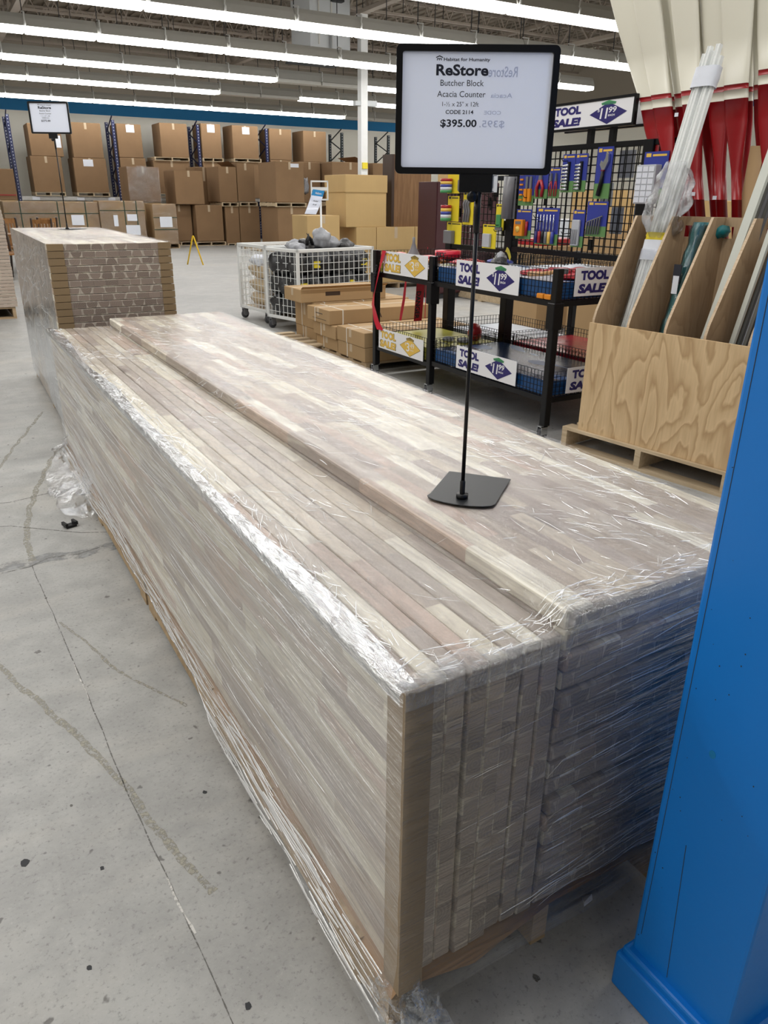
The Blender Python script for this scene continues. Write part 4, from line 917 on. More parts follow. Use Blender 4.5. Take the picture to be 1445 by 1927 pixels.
o = MB().lathe([(0.0, 0.0), (0.085, 0.0), (0.07, 0.03), (0.028, 0.10), (0.012, 0.15), (0.012, 0.19), (0, 0.195)], 20).build('funnel', M['grey'], None, (3.0, 4.80, 0.955)); tag(o, 'dark grey plastic wrapped funnel standing behind the gold sale board', 'funnel')
t = thing('barricade_tape', 'red barricade tape lying and hanging over the small upper basket', 'tape', (0, 0, 0))
def tape(pts, w, seed, nm='tape_strand'):
    P = [Vector(p) for p in pts]
    def f(u, v):
        i = v*(len(P)-1); k = min(int(i), len(P)-2); p = P[k].lerp(P[k+1], i-k); tw = 0.5*math.sin(v*4+seed)
        return (p.x+(u-0.5)*w*math.sin(tw)*0.8, p.y+(u-0.5)*w*math.cos(tw), p.z)
    return MB().grid(f, 4, 30).build(nm, M['tape_red'], t)
s1 = tape([(2.752, 4.86, 1.045), (2.745, 4.92, 0.90), (2.74, 5.0, 0.70), (2.745, 5.03, 0.60), (2.745, 4.97, 0.47), (2.75, 4.91, 0.40)], 0.075, 0.2)
def vtext(parent, s, y, z0, z1, x, w, dy=0.0):
    me = text_mesh(s, 0, z1-z0, -w/2, w/2, y=0.0, bold=0.03); me.materials.append(M['ink'])
    for v in me.vertices: a, c = v.co.x, v.co.z; v.co = (x, y+c+dy*(a/(z1-z0)), z1-a)
    o = bpy.data.objects.new('lettering', me); COL.objects.link(o); o.parent = parent
vtext(s1, 'DANGER', 4.94, 0.70, 0.93, 2.728, 0.03, 0.09)
s2 = tape([(3.10, 5.07, 0.84), (3.10, 5.08, 0.75), (3.08, 5.07, 0.62), (3.06, 5.075, 0.50), (3.04, 5.06, 0.44)], 0.03, 2.2)
s3 = tape([(3.32, 5.08, 1.05), (3.32, 5.085, 0.90), (3.32, 5.09, 0.66), (3.32, 5.09, 0.44)], 0.01, 0.0)
s3b = MB().grid(lambda u, v: (3.22+u*0.085-0.03*v, 5.075, 0.84-0.42*v), 4, 16).build('tape_strand', M['tape_red'], t)
me = text_mesh('DANGER', 0, 0.24, -0.025, 0.025, y=0.0, bold=0.03); me.materials.append(M['ink'])
for v in me.vertices: a, c = v.co.x, v.co.z; v.co = (3.245+c-0.03*(a/0.42)-0.008, 5.072, 0.68-a)
o = bpy.data.objects.new('lettering', me); COL.objects.link(o); o.parent = s3b
lump(9, 0.10, 0.12, 0.03, 0.3).build('tape_heap', M['tape_red'], t, (3.05, 4.66, 0.985)); lump(11, 0.08, 0.10, 0.03, 0.3).build('tape_heap', M['tape_red'], t, (2.88, 4.80, 1.0))
rl = MB().lathe([(0.03, 0), (0.10, 0), (0.10, 0.055), (0.03, 0.055)], 28).build('tape_roll', M['tape_red'], t, (2.98, 4.27, 1.02))
me = text_mesh('TER', -0.05, 0.05, 0.012, 0.045, y=0, bold=0.03); me.materials.append(M['ink'])
for v in me.vertices: a, c = v.co.x, v.co.z; th = PI+0.3-a/0.1; v.co = (0.1012*math.cos(th), 0.1012*math.sin(th), c)
o = bpy.data.objects.new('lettering', me); COL.objects.link(o); o.parent = rl
o = MB().box(-0.05, 0.05, -0.10, 0.10, 0, 0.02).build('foam_pad', M['orange'], None, (2.90, 4.30, 0.985), 0.2, 0.005); tag(o, 'flat orange pad lying under the red barricade tape roll', 'pad')
o = lump(14, 0.055, 0.055, 0.075, 0.15).build('red_cover', M['redplastic'], None, (3.32, 4.33, 0.42)); tag(o, 'round red plastic bundle standing in the lower basket', 'bundle')
for k, (x, y, s) in enumerate(((3.12, 4.42, 0.05), (3.2, 4.3, 0.06))):
    o = lump(k+40, s, s, 0.02).build('clear_bag', M['bagclear'], None, (x, y, 0.37)); tag(o, f'small clear bagged piece on the yellow green riser, {("by the post", "by the red bundle")[k]}', 'bag', 'clear bagged pieces')

# ------------------------------------------------------------------ plywood bin on its pallet, with mouldings and rails in it
BD, BN, BO = Vector((0.14, -0.99, 0)).normalized(), Vector((0.99, 0.14, 0)).normalized(), (2.784, 2.489)
BRZ = math.atan2(BD.y, BD.x)                             # local x along the front, local y into the bin
pallet('pale wooden pallet under the plywood bin', (BO[0]+BD.x*-0.114+BN.x*0.009-BN.x*0.03, BO[1]+BD.y*-0.114-0.004, 0), 0.80, 1.10, BRZ, 0.139, 6, 'pallet_pale')
for o in [bpy.data.objects['wooden_pallet']]: pass
t = thing('plywood_bin', 'plywood bin with four sloping bays holding rails and trim on a pallet', 'bin', (BO[0], BO[1], 0.14), BRZ)
FH = 0.643
MB().box(-0.012, 0.958, 0, 0.016, 0, FH).build('front_panel', M['ply'], t)
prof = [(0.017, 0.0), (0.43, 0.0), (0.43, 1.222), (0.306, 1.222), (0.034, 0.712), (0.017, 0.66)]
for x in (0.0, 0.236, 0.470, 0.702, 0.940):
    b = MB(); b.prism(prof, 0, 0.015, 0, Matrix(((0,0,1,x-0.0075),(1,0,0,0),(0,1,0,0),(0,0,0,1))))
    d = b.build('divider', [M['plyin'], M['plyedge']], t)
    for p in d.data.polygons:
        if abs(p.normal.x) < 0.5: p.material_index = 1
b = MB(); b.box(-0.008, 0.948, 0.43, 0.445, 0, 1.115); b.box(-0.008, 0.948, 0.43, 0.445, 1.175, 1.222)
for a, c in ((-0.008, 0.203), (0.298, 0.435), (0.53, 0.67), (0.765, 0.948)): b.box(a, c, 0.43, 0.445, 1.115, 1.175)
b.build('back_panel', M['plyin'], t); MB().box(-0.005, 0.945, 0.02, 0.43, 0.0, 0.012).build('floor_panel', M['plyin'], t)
def bw(s, n, z): p = Vector((BO[0], BO[1], 0))+BD*s+BN*n; return (p.x, p.y, z)
def inbin(name, label, cat, group=None): return thing(name, label, cat, (BO[0], BO[1], 0), BRZ, group)
# bundle of white rails, padded and bagged
t = inbin('rail_bundle', 'bundle of long white rails, foam wrapped, leaning tall out of the plywood bin', 'rail bundle')
A, B = Vector((0.103, 0.077, 0.20)), Vector((0.206, 0.505, 2.165)); AX = (B-A).normalized(); SX = Vector((1, 0, 0)); SY = AX.cross(SX).normalized()
for k, (dx, dy, e) in enumerate(((-0.046, 0, 0.0), (-0.021, 0.010, 0.03), (0.003, -0.004, 0.01), (0.027, 0.010, 0.035), (0.048, 0, -0.02))):
    o = SX*dx - SY*dy; b = MB(); p, q = A+o, B+o+AX*e
    b.bar(p, q, 0.0262, 0.022); b.bar(p-SX*0.008-SY*0.012, q-SX*0.008-SY*0.012, 0.003, 0.006); b.build('rail', M['rail'], t)
def sleeve(c0, c1, rx, ry, m, nm, amp=0.004, seed=1):
    def f(u, v):
        a = 2*PI*u; p = A.lerp(B, c0+(c1-c0)*v); k = 1+amp*20*noise.noise(Vector((math.cos(a)*2, math.sin(a)*2, v*3+seed)))
        sq = lambda c: math.copysign(abs(c)**0.55, c)
        return p+SX*sq(math.cos(a))*rx*k+SY*sq(math.sin(a))*ry*k
    return MB().grid(f, 28, 10).build(nm, M[m], t)
sleeve(0.915, 0.965, 0.069, 0.036, 'foam', 'foam_wrap', 0.002); sleeve(0.47, 0.525, 0.068, 0.036, 'foam', 'foam_wrap', 0.002, 4)
sleeve(0.05, 0.50, 0.070, 0.040, 'film_thin', 'bag_skirt', 0.006, 6)
def puff(u, v):
    a = 2*PI*u; p = A.lerp(B, 0.53+0.20*v); r = 0.06+0.055*math.sin(v*PI)*(1+0.35*math.sin(v*9)); k = 1+0.5*noise.noise(Vector((math.cos(a)*2.2, math.sin(a)*2.2, v*5)))
    return p+SX*math.cos(a)*r*k+SY*math.sin(a)*r*0.75*k
MB().grid(puff, 48, 30).build('plastic_bag', M['film_loose'], t); sleeve(0.525, 0.545, 0.066, 0.036, 'yellow', 'yellow_tape', 0.008, 9)
# teal roll
t = inbin('teal_roll', 'teal fabric roll in a clear bag leaning in the second bay', 'fabric roll')
A2, B2 = Vector((0.295, 0.13, 0.2)), Vector((0.390, 0.355, 1.335))
def roll(r0, amp):
    def f(u, v):
        a = 2*PI*u; p = A2.lerp(B2, v); r = r0*(0.75+0.4*v)*(1+amp*noise.noise(Vector((math.cos(a)*3, math.sin(a)*3, v*14))))
        return p+Vector((math.cos(a)*r, math.sin(a)*r*0.9, 0))
    return f
MB().grid(roll(0.036, 0.3), 24, 60).build('roll_body', M['teal'], t); MB().grid(roll(0.043, 0.4), 24, 60).build('clear_bag', M['film_thin'], t)
MB().lathe([(0, 0.0), (0.038, 0.0), (0.04, -0.02)], 20, 0, Matrix.Translation(B2)).build('roll_cap', M['teal'], t)
c = MB().box(0.0, 0.045, -0.0, 0.004, 0, 0.10).build('black_label', M['ink'], t, (0.335, 0.228, 1.02)); MB().box(0.005, 0.04, -0.001, 0, -0.055, 0.04).build('white_label', M['label'], c)
o = lump(17, 0.05, 0.03, 0.035).build('teal_bundle', M['teal'], None, bw(0.485, 0.40, 1.29)); tag(o, 'teal bundle showing through the handle hole of the plywood bin', 'fabric bundle')
# trims
def plank(name, label, cat, a, b_, w, d, m, group=None):
    o = MB().bar(a, b_, w, d).build(name, M[m], None, (BO[0], BO[1], 0), BRZ); return tag(o, label, cat, group)
for k in range(5):
    plank('trim_board', 'wide pale trim board at the front of the third bay' if k == 0 else f'trim board stacked behind the pale one in the third bay, {ORD[k]} back', 'trim board', (0.578+0.006*k, 0.032+0.022*k, 0.16), (0.690+0.010*k, 0.425+0.022*k, 1.80+0.02*k), 0.055 if k == 0 else 0.05, 0.018, 'alu' if k == 0 else ('darktrim' if k % 2 else 'grey'), 'trim boards in the third bay')
for k, (m, nm) in enumerate((('alu', 'pale'), ('darktrim', 'dark'), ('palegrey', 'grey'), ('darktrim', 'dark'), ('grey', 'charcoal'), ('palegrey', 'grey'), ('card_tan', 'brown'))):
    plank('trim_strip', f'{nm} trim strip in the bay beside the blue wall, {ORD[k+1]} from the divider', 'trim strip', (0.738+0.024*k, 0.045+0.02*(k % 3), 0.16), (0.830+0.020*k, 0.345+0.02*(k % 3), 1.66-0.04*(k % 2)), 0.03 if k == 0 else 0.02, 0.014, m, 'trim strips in the last bay')
o = MB().lathe([(0.036, 0), (0.036, 0.75), (0.031, 0.75), (0.031, 0.0)], 24).build('cardboard_tube', M['card_tan'], None, bw(0.44, 0.69, 0.97)); tag(o, 'brown cardboard tube standing among the red oar shafts', 'cardboard tube')
o = MB().box(-0.09, 0.09, -0.09, 0.09, 0, 0.97).build('carton', M['card'], None, bw(0.46, 0.70, 0), BRZ, 0.004); tag(o, 'tall narrow carton under the cardboard tube behind the plywood bin', 'carton')

# ------------------------------------------------------------------ giant painted oars standing blade up
def oar(k, label, yb, y2, y3, wd, x, cr='oarcream', zs=2.0, thk=0.028):
    """yb foot, y2 at height zs (stripe), y3 at height 2.45"""
    t = thing('painted_oar', label, 'oar', (x, yb, 0), 0, 'red and cream oars')
    sl = (y2-yb)/zs; s2 = (y3-y2)/0.45
    pos = lambda z: (y2-yb)+(z-zs)*(sl if z < zs else s2)
    def sect(zs_, mats, nm):
        b = MB(); n = 16; first = True
        for i, (z, a, c) in enumerate(zs_):
            for j in range(n):
                an = 2*PI*j/n; q = lambda v: math.copysign(abs(v)**0.6, v)
                b.v.append((c*q(math.cos(an))*0.5, pos(z)+a*q(math.sin(an))*0.5, z))
            if i:
                for j in range(n): b.f.append(((i-1)*n+j, (i-1)*n+(j+1) % n, i*n+(j+1) % n, i*n+j)); b.m.append(0); b.sm.append(True)
        b.f.append(tuple(range(n))); b.f.append(tuple((len(zs_)-1)*n+j for j in reversed(range(n)))); b.m += [0, 0]; b.sm += [False, False]
        return b.build(nm, M[mats], t)
    hw = wd
    sect([(0.0, 0.042, 0.042), (0.9, 0.045, 0.045), (1.45, 0.048, 0.045)], 'red', 'shaft')
    sect([(1.45, 0.048, 0.045), (1.60, 0.055, 0.042), (1.72, hw*0.62, 0.036), (1.84, hw*0.90, thk), (zs-0.045, hw*0.99, thk)], 'red', 'throat')
    sect([(zs-0.045, hw*0.99, thk+0.001), (zs, hw, thk+0.001)], cr, 'cream_stripe'); sect([(zs, hw, thk+0.001), (zs+0.026, hw, thk+0.001)], 'red', 'red_stripe')
    sect([(zs+0.026, hw, thk), (2.25, hw*1.22, thk), (2.45, hw*1.36, thk), (2.9, hw*1.36, thk), (3.0, hw*1.1, thk*0.9), (3.05, hw*0.5, thk*0.7)], cr, 'blade')
for k, (lab, yb, y2, y3, wd, x, cr) in enumerate((
    ('red and cream oar leaning furthest toward the tool display', 2.14, 2.931, 3.175, 0.146, 3.50, 'oarcream'),
    ('red and cream oar, second from the tool display end', 2.08, 2.805, 2.985, 0.146, 3.465, 'oarcream'),
    ('red and cream oar with a small hang tag, third from the tool display', 2.07, 2.695, 2.850, 0.135, 3.53, 'oarcream'),
    ('red and cream oar just behind the padded rail bundle', 1.98, 2.590, 2.725, 0.135, 3.465, 'oarcream'),
    ('red and yellowish cream oar directly behind the top of the rail bundle', 1.93, 2.440, 2.560, 0.135, 3.50, 'oarcream'),
    ('wide red and cream oar beside the cardboard tube', 1.85, 2.297, 2.385, 0.150, 3.465, 'oarcream'),
    ('red and cream oar mostly hidden behind the two above the tube', 1.80, 2.21, 2.30, 0.12, 3.58, 'oarcream'),
    ('red and cream oar cut off by the frame above the trim boards', 1.74, 2.115, 2.19, 0.155, 3.49, 'oarcream'),
    ('red and cream oar in the second rank, behind the rail bundle', 1.98, 2.52, 2.68, 0.13, 3.60, 'oarcream'),
    ('red and cream oar in the second rank, next to the cardboard tube', 1.88, 2.365, 2.47, 0.13, 3.61, 'oarcream'),
    ('red and cream oar in the second rank, between the third and fourth front oars', 2.03, 2.645, 2.80, 0.13, 3.66, 'oarcream'),
    ('red and cream oar in the second rank, closest to the tool display', 2.15, 2.86, 3.06, 0.13, 3.62, 'oarcream'))):
    oar(k, lab, yb, y2, y3, wd, x, cr, 2.0 if k not in (7,) else 2.055)
for k, (y, z) in enumerate(((2.655, 1.905), (2.45, 1.48), (2.30, 1.46))):
    o = MB().box(-0.002, 0, -0.013, 0.013, -0.01, 0.01).build('price_tag', M['label'], None, (3.440, y, z)); tag(o, ('small white tag hanging from the third oar', 'small white sticker tag on a red shaft behind the bin', 'small tilted white tag on a red shaft behind the bin')[k], 'tag', 'small white tags')

# ------------------------------------------------------------------ strapped long cartons on a low pallet
pallet('low wooden pallet under the strapped long cartons', (4.05, 5.14, 0), 1.36, 1.75, PI/2, 0.075, 6, 'pallet', bottom=False)
for o in list(COL.objects):
    if o.name.startswith('wooden_pallet') and 'strapped' in o.get('label', ''): o.rotation_euler = (0, 0, 0); o.location = (2.74, 5.14, 0); 
def long_carton(label, x0, y0, z0, L, W, H, rz=0, straps=(0.10, 0.5), open_flap=False, printed=False):
    t = thing('long_carton', label, 'carton', (x0, y0, z0), rz, 'strapped long cartons')
    c = MB().box(0, L, 0, W, 0, H).build('carton_body', M['card_tan'], t, bevel=0.006)
    MB().box(0.003, L-0.003, W/2-0.025, W/2+0.025, H, H+0.001).box(-0.001, 0, W/2-0.025, W/2+0.025, H*0.45, H).build('packing_tape', M['card_side'], t)
    for s in straps: MB().box(s*L, s*L+0.012, -0.002, W+0.002, -0.0005, H+0.002).build('strap', M['whitestrap'], t)
    if straps: MB().box(-0.002, 0.0, W*0.62, W*0.62+0.012, 0, H).box(0, L*0.3, W*0.62, W*0.62+0.012, H, H+0.002).build('strap', M['whitestrap'], t)
    if printed:
        MB().box(-0.0012, 0, W*0.3, W*0.6, H*0.62, H*0.68).box(-0.0012, 0, W*0.15, W*0.75, H*0.25, H*0.28).build('print_mark', M['chairdark'], c)
        b = MB(); b.prism([(0.52, H*0.3), (0.545, H*0.75), (0.535, H*0.35)], 0.0008, 0.0012, 0, XZ); b.prism([(0.575, H*0.3), (0.56, H*0.35), (0.55, H*0.75)], 0.0008, 0.0012, 0, XZ); b.build('arrow_mark', M['ink'], c)
    if open_flap:
        MB().add([(0, 0, H), (L, 0, H), (L, -0.05, H+0.03), (0, -0.05, H+0.03)], [(0, 1, 2, 3), (3, 2, 1, 0)]).build('flap', M['card_tan'], t)
        MB().box(L*0.28, L*0.45, -0.001, 0, H*0.45, H*0.75).build('print_mark', M['chairdark'], c)
    return t
long_carton('strapped long carton, lower front of the pallet stack by the tool display', 2.73, 5.15, 0.075, 1.15, 0.535, 0.128)
long_carton('strapped long carton, second layer at the front by the tool display', 2.725, 5.15, 0.204, 1.15, 0.54, 0.132)
long_carton('strapped long carton, lower layer one row behind the front', 2.745, 5.725, 0.075, 1.15, 0.47, 0.115)
long_carton('strapped long carton, second layer one row behind the front', 2.72, 5.715, 0.191, 1.15, 0.49, 0.125)
long_carton('printed strapped carton lying on top, with an up arrow mark', 2.70, 5.80, 0.318, 1.17, 0.50, 0.135, 0, (0.12, 0.44), False, True)
long_carton('strapped long carton, lowest at the back of the stack', 2.80, 6.32, 0.0, 1.12, 0.50, 0.2)
long_carton('strapped long carton, middle at the back of the stack', 2.79, 6.33, 0.201, 1.12, 0.48, 0.26)
long_carton('long carton with opened flaps lying at the top of the back row', 2.66, 6.36, 0.463, 0.98, 0.42, 0.13, 0, (), True)
pallet('pale empty pallet corner showing between the wire carts and the cartons', (2.50, 6.05, 0), 0.85, 0.28, 0, 0.10, 5, 'pallet_pale', bottom=False)
pallet('empty pale pallet lying on the floor behind the tool display', (6.70, 8.1, 0), 1.35, 0.95, 0, 0.13, 6, 'pallet_pale')

# ------------------------------------------------------------------ white wire cage carts
def cage(label, loc, rz, L, D, H=0.78, z0=0.13):
    t = thing('wire_cart', label, 'cart', loc, rz, 'white wire cage carts'); b = MB(); s = 0.034
    for x in (0, L-s):
        for y in (0, D-s): b.box(x, x+s, y, y+s, z0, z0+H)
    for z in (z0, z0+H-s):
        for y in (0, D-s): b.box(0, L, y, y+s, z, z+s)
        for x in (0, L-s): b.box(x, x+s, 0, D, z, z+s)
    b.build('cart_frame', M['white_metal'], t, bevel=0.003, seg=1)
    for o, du, U, nm in (((0, s/2, z0), (1,0,0), L, 'front_mesh'), ((0, D-s/2, z0), (1,0,0), L, 'back_mesh'), ((s/2, 0, z0), (0,1,0), D, 'end_mesh'), ((L-s/2, 0, z0), (0,1,0), D, 'end_mesh')):
        w_ = MB(); wire_panel(w_, o, du, (0,0,1), U, H, 0.077, 0.077, 0.0029); w_.build(nm, M['white_metal'], t)
    MB().box(s, L-s, s, D-s, z0+0.01, z0+0.025).build('cart_floor', M['tan'], t)
    for x, y in ((0.06, 0.05), (L-0.06, 0.05), (0.06, D-0.05), (L-0.06, D-0.05)):
        c = MB().lathe([(0, -0.016), (0.046, -0.016), (0.05, -0.01), (0.05, 0.01), (0.046, 0.016), (0, 0.016)], 24, 0, Matrix.Translation((x-0.02, y, 0.05)) @ Matrix.Rotation(PI/2, 4, 'X')).build('caster', M['rubber'], t)
        MB().box(x-0.05, x+0.012, y-0.026, y-0.02, 0.04, 0.115).box(x-0.05, x+0.012, y+0.02, y+0.026, 0.04, 0.115).box(x-0.05, x+0.03, y-0.026, y+0.026, 0.11, 0.128).build('caster_fork', M['grey'], c)
        MB().lathe([(0, -0.018), (0.02, -0.018), (0.02, 0.018), (0, 0.018)], 12, 0, Matrix.Translation((x-0.02, y, 0.05)) @ Matrix.Rotation(PI/2, 4, 'X')).build('caster_hub', M['chrome'], c)
    return t
CB = (3.03, 7.26, 0); RB = math.radians(14); cage('white wire cage cart full of black bagged garments', CB, RB, 1.16, 0.62)
CA = (2.98, 8.10, 0); RA = math.radians(8); cage('white wire cage cart full of tan bagged chips, behind the other cart', CA, RA, 1.16, 0.70)
def incart(c, rz, x, y, z): return (c[0]+x*math.cos(rz)-y*math.sin(rz), c[1]+x*math.sin(rz)+y*math.cos(rz), z)
rr = random.Random(77); k = 0
for ix in range(6):
    for iy in range(3):
        for iz in range(3):
            k += 1; x = 0.12+ix*0.184+rr.uniform(-.01, .01); y = 0.15+iy*0.165; z = 0.28+iz*0.23
            front = iy == 0
            bag(f'black bagged garment in the wire cart, {("bottom", "middle", "upper")[iz]} layer, {ORD[ix+1]} along, {("front", "middle", "back")[iy]} row', 'garment bag', 'garment_bag', incart(CB, RB, x, y, z), (0.118, 0.12, 0.145, 0.30), [M['baginside']], k, RB, 'black bagged garments in the wire cart', 'yellow' if front and (ix*3+iz) % 4 == 1 else None)
for k, (x, y, z, m, nm) in enumerate(((0.15, 0.2, 0.90, 'bagclear', 'grey'), (0.35, 0.3, 0.92, 'baginside', 'black'), (0.55, 0.25, 0.99, 'bagclear', 'tall grey'), (0.72, 0.3, 0.95, 'bagclear', 'grey'), (0.92, 0.25, 0.90, 'baginside', 'black'), (0.30, 0.42, 0.90, 'bagclear', 'grey'))):
    bag(f'{nm} poly bagged garment heaped over the cart rim, {ORD[k+1]} along the heap', 'garment bag', 'garment_bag', incart(CB, RB, x, y, z), (0.11, 0.10, 0.085 if k != 2 else 0.12, 0.4), [M[m]], 60+k, RB+k, 'bagged garments heaped over the cart rim')
for k, (x, y, dx) in enumerate(((0.38, 0.2, 0.05), (0.26, 0.15, -0.02))):
    p = incart(CB, RB, x, y, 0.94); o = MB().tube([(0, 0, 0), (-dx*0.4, 0, 0.06), (-dx*1.6, 0, 0.13)], [0.02, 0.022, 0.003], 8).build('coat_hanger', M['black'], None, p, RB); tag(o, f'black hanger end sticking up from the garment heap, {("longer", "shorter")[k]} one', 'hanger', 'hanger ends')
k = 0
for ix in range(5):
    for iz in range(3):
        k += 1
        bag(f'tan bag of chips in the back wire cart, {("bottom", "middle", "top")[iz]} layer, {ORD[ix+1]} along', 'bag', 'chip_bag', incart(CA, RA, 0.15+ix*0.21, 0.34, 0.26+iz*0.17), (0.10, 0.29, 0.085, 0.25), [M['tan'] if k % 7 else M['baginside']], 100+k, RA, 'tan bags in the back wire cart')
bag('white plastic bag crumpled on the tan bags in the back cart', 'bag', 'white_bag', incart(CA, RA, 0.14, 0.36, 0.72), (0.10, 0.20, 0.07, 0.5), [M['foam']], 130, RA)
t = thing('sign_holder', 'white metal sign holder with a curled store price paper behind the carts', 'sign', (4.12, 8.95, 0), -0.40)
MB().tube([(0.012, 0, 0.01), (0.012, 0, 1.43)], 0.013, 10).build('pole', M['white_metal'], t); MB().box(-0.16, 0.18, -0.16, 0.16, 0, 0.01).build('base_plate', M['white_metal'], t)
b = MB(); b.box(-0.115, 0.115, -0.008, 0.008, 1.63, 1.65).box(-0.115, 0.115, -0.008, 0.008, 1.41, 1.43).box(-0.115, -0.098, -0.008, 0.008, 1.41, 1.65).box(0.098, 0.115, -0.008, 0.008, 1.41, 1.65).box(-0.1, 0.1, -0.006, 0.006, 1.53, 1.57); b.build('sign_frame', M['white_metal'], t)
def curl(u, v): return (-0.085+u*0.15-0.10*v-0.02*v*v, -0.012-0.05*v*v, 1.545-0.30*v-0.02*u+0.05*max(0, v-0.7)*u)
p = MB().grid(curl, 8, 14).build('price_paper', M['paper'], t)
MB().grid(lambda u, v: tuple(Vector(curl(u, v*0.24))+Vector((0, -0.002, 0))), 8, 4).build('blue_heading', M['wallblue'] if False else paint('heading_ink', (0.02, 0.26, 0.58), 0.5), p)
for s, a, c, u, v in (('ReStore', 0.30, 0.82, 0.09, 0.17), ('Butcher', 0.35, 0.75, 0.42, 0.47), ('$1.50', 0.4, 0.7, 0.56, 0.62)):
    me = text_mesh(s, a, c, 0, 1, y=0, bold=0.02); me.materials.append(M['board'] if s == 'ReStore' else M['ink'])
    for vv in me.vertices: q = curl(vv.co.x, v+(u-v)*vv.co.z); vv.co = (q[0], q[1]-0.004, q[2])
    o = bpy.data.objects.new('lettering', me); COL.objects.link(o); o.parent = p

# ------------------------------------------------------------------ plain cartons and panels behind the carts
def carton(label, x0, x1, y0, y1, z0, z1, m='card_pale', lid=0, rz=0, seam=True, group=None):
    t = thing('carton', label, 'carton', ((x0+x1)/2, (y0+y1)/2, z0), rz, group); a, c, h = (x1-x0)/2, (y1-y0)/2, z1-z0
    MB().box(-a, a, -c, c, 0, h-lid).build('carton_body', M[m], t, bevel=0.006)
    if lid: MB().box(-a-0.012, a+0.012, -c-0.012, c+0.012, h-lid-0.01, h).build('carton_lid', M[m], t, bevel=0.006)
    elif seam: MB().box(-a, a, -0.03, 0.03, h, h+0.0015).box(-0.03, 0.03, -c-0.0015, -c, h*0.8, h).build('packing_tape', M['card_side'], t)
    return t
Yc = 11.0
carton('pale lidded carton standing on two pale cartons behind the carts', 5.56, 6.32, Yc, Yc+0.75, 1.0, 1.795, 'card_pale', 0.255)
carton('pale carton carrying the lidded carton, its end toward the carts', 5.74, 6.12, Yc-0.02, Yc+0.7, 0.10, 0.998, seam=False)
carton('pale carton standing on the floor next to the tool display', 6.13, 6.88, Yc-0.02, Yc+0.7, 0.10, 0.998)
carton('pale carton standing on the floor beside the maroon cabinet', 6.89, 7.38, Yc-0.02, Yc+0.7, 0.10, 0.998)
carton('pale carton half hidden behind the curled paper sign', 4.86, 5.44, Yc, Yc+0.6, 0.58, 1.18)
carton('pale carton underneath the one behind the curled sign', 4.86, 5.44, Yc, Yc+0.6, 0.0, 0.578)
carton('tall pale carton behind the brown veneer door', 7.80, 8.25, 11.3, 11.7, 1.0, 2.12, seam=False)
carton('pale carton under the tall carton behind the veneer door', 7.75, 8.3, 11.2, 11.75, 0.0, 0.998, seam=False)
pallet('flat pallet under the pale cartons behind the carts', (5.7, 10.95, 0), 0.85, 1.72, 0, 0.098, 5, bottom=False)
t = thing('veneer_door', 'brown veneer cabinet panel standing on the pale cartons', 'door', (6.98, 11.06, 1.0))
MB().box(-0.48, 0.26, 0, 0.30, 0, 1.12).build('door_leaf', M['brownwood'], t, bevel=0.004); MB().box(-0.53, -0.482, -0.01, 0.30, 0, 1.12).build('edge_strip', M['chairdark'], t)
t = thing('maroon_cabinet', 'dark maroon cabinet standing behind the tool display', 'cabinet', (6.20, 9.31, 0))
MB().box(0, 1.15, 0, 0.5, 0.08, 1.68).build('cabinet_body', M['maroon'], t, bevel=0.004); MB().box(0.02, 1.13, 0.03, 0.47, 0, 0.08).build('plinth', M['dark'], t)
MB().box(0.01, 0.57, -0.018, 0, 0.1, 1.66).build('cabinet_door', M['maroon'], t); d = MB().box(0.58, 1.14, -0.018, 0, 0.1, 1.66).build('cabinet_door', M['maroon'], t)
MB().tube([(0.62, -0.03, 0.9), (0.62, -0.03, 1.05)], 0.006, 8).build('handle', M['chrome'], d)
# dropped goods and boxes seen through the far side of the grid
for k, (x0, x1, y0, z0, z1, m, lab) in enumerate(((5.6, 6.3, 6.2, 0.0, 0.95, 'card_tan', 'brown carton seen through the grid below the screwdrivers'), (5.7, 6.4, 5.2, 0.0, 1.15, 'card_tan', 'brown carton seen through the grid behind the hex keys'), (6.0, 6.8, 4.1, 0.0, 1.45, 'card_pale', 'pale carton seen through the grid near the oars'), (5.75, 6.25, 5.35, 1.151, 1.55, 'card_pale', 'small pale carton stacked on a brown one behind the grid'), (7.2, 8.1, 7.3, 0.0, 1.2, 'whitetray', 'white wrapped appliance box seen through the grid'))):
    carton(lab, x0, x1, y0, y0+0.6, z0, z1, m)
o = MB().box(-0.3, 0.3, -0.2, 0.2, 0, 0.07).build('red_box', M['redplastic'], None, (5.95, 6.5, 0.953), 0.1, 0.006); tag(o, 'flat red box lying on the brown carton behind the grid', 'box')

# ------------------------------------------------------------------ warehouse racking and big cardboard bins
for k, (x, dark) in enumerate(((2.33, 0), (5.40, 0), (8.16, 1), (10.62, 1), (13.6, 2), (15.6, 2))):
    nm = ('first', 'second', 'third', 'fourth', 'fifth', 'sixth')[k]
    t = thing('rack_upright', f'dark pallet rack upright against the back wall, {nm} along from the two-post end', 'rack upright', (x, 26.9, 0), 0, 'pallet rack uprights')
    m = 'rackblue' if dark < 2 else 'rackblack'
    for y in (0, 1.0):
        b = MB().box(-0.045, 0.045, y, y+0.08, 0, 3.68)
        p = b.build('post', M[m], t); h = MB()
        for j in range(40): h.box(-0.012, 0.012, y-0.003, y, 0.12+0.09*j, 0.15+0.09*j)
        h.build('slot_row', M['palegrey'], p)
    b = MB(); z = 0.3
    while z < 3.3: b.bar((0, 0.08, z), (0, 1.0, z+0.35), 0.03); b.bar((0, 0.08, z+0.7), (0, 1.0, z+0.35), 0.03); z += 0.7
    b.build('brace', M[m], t)
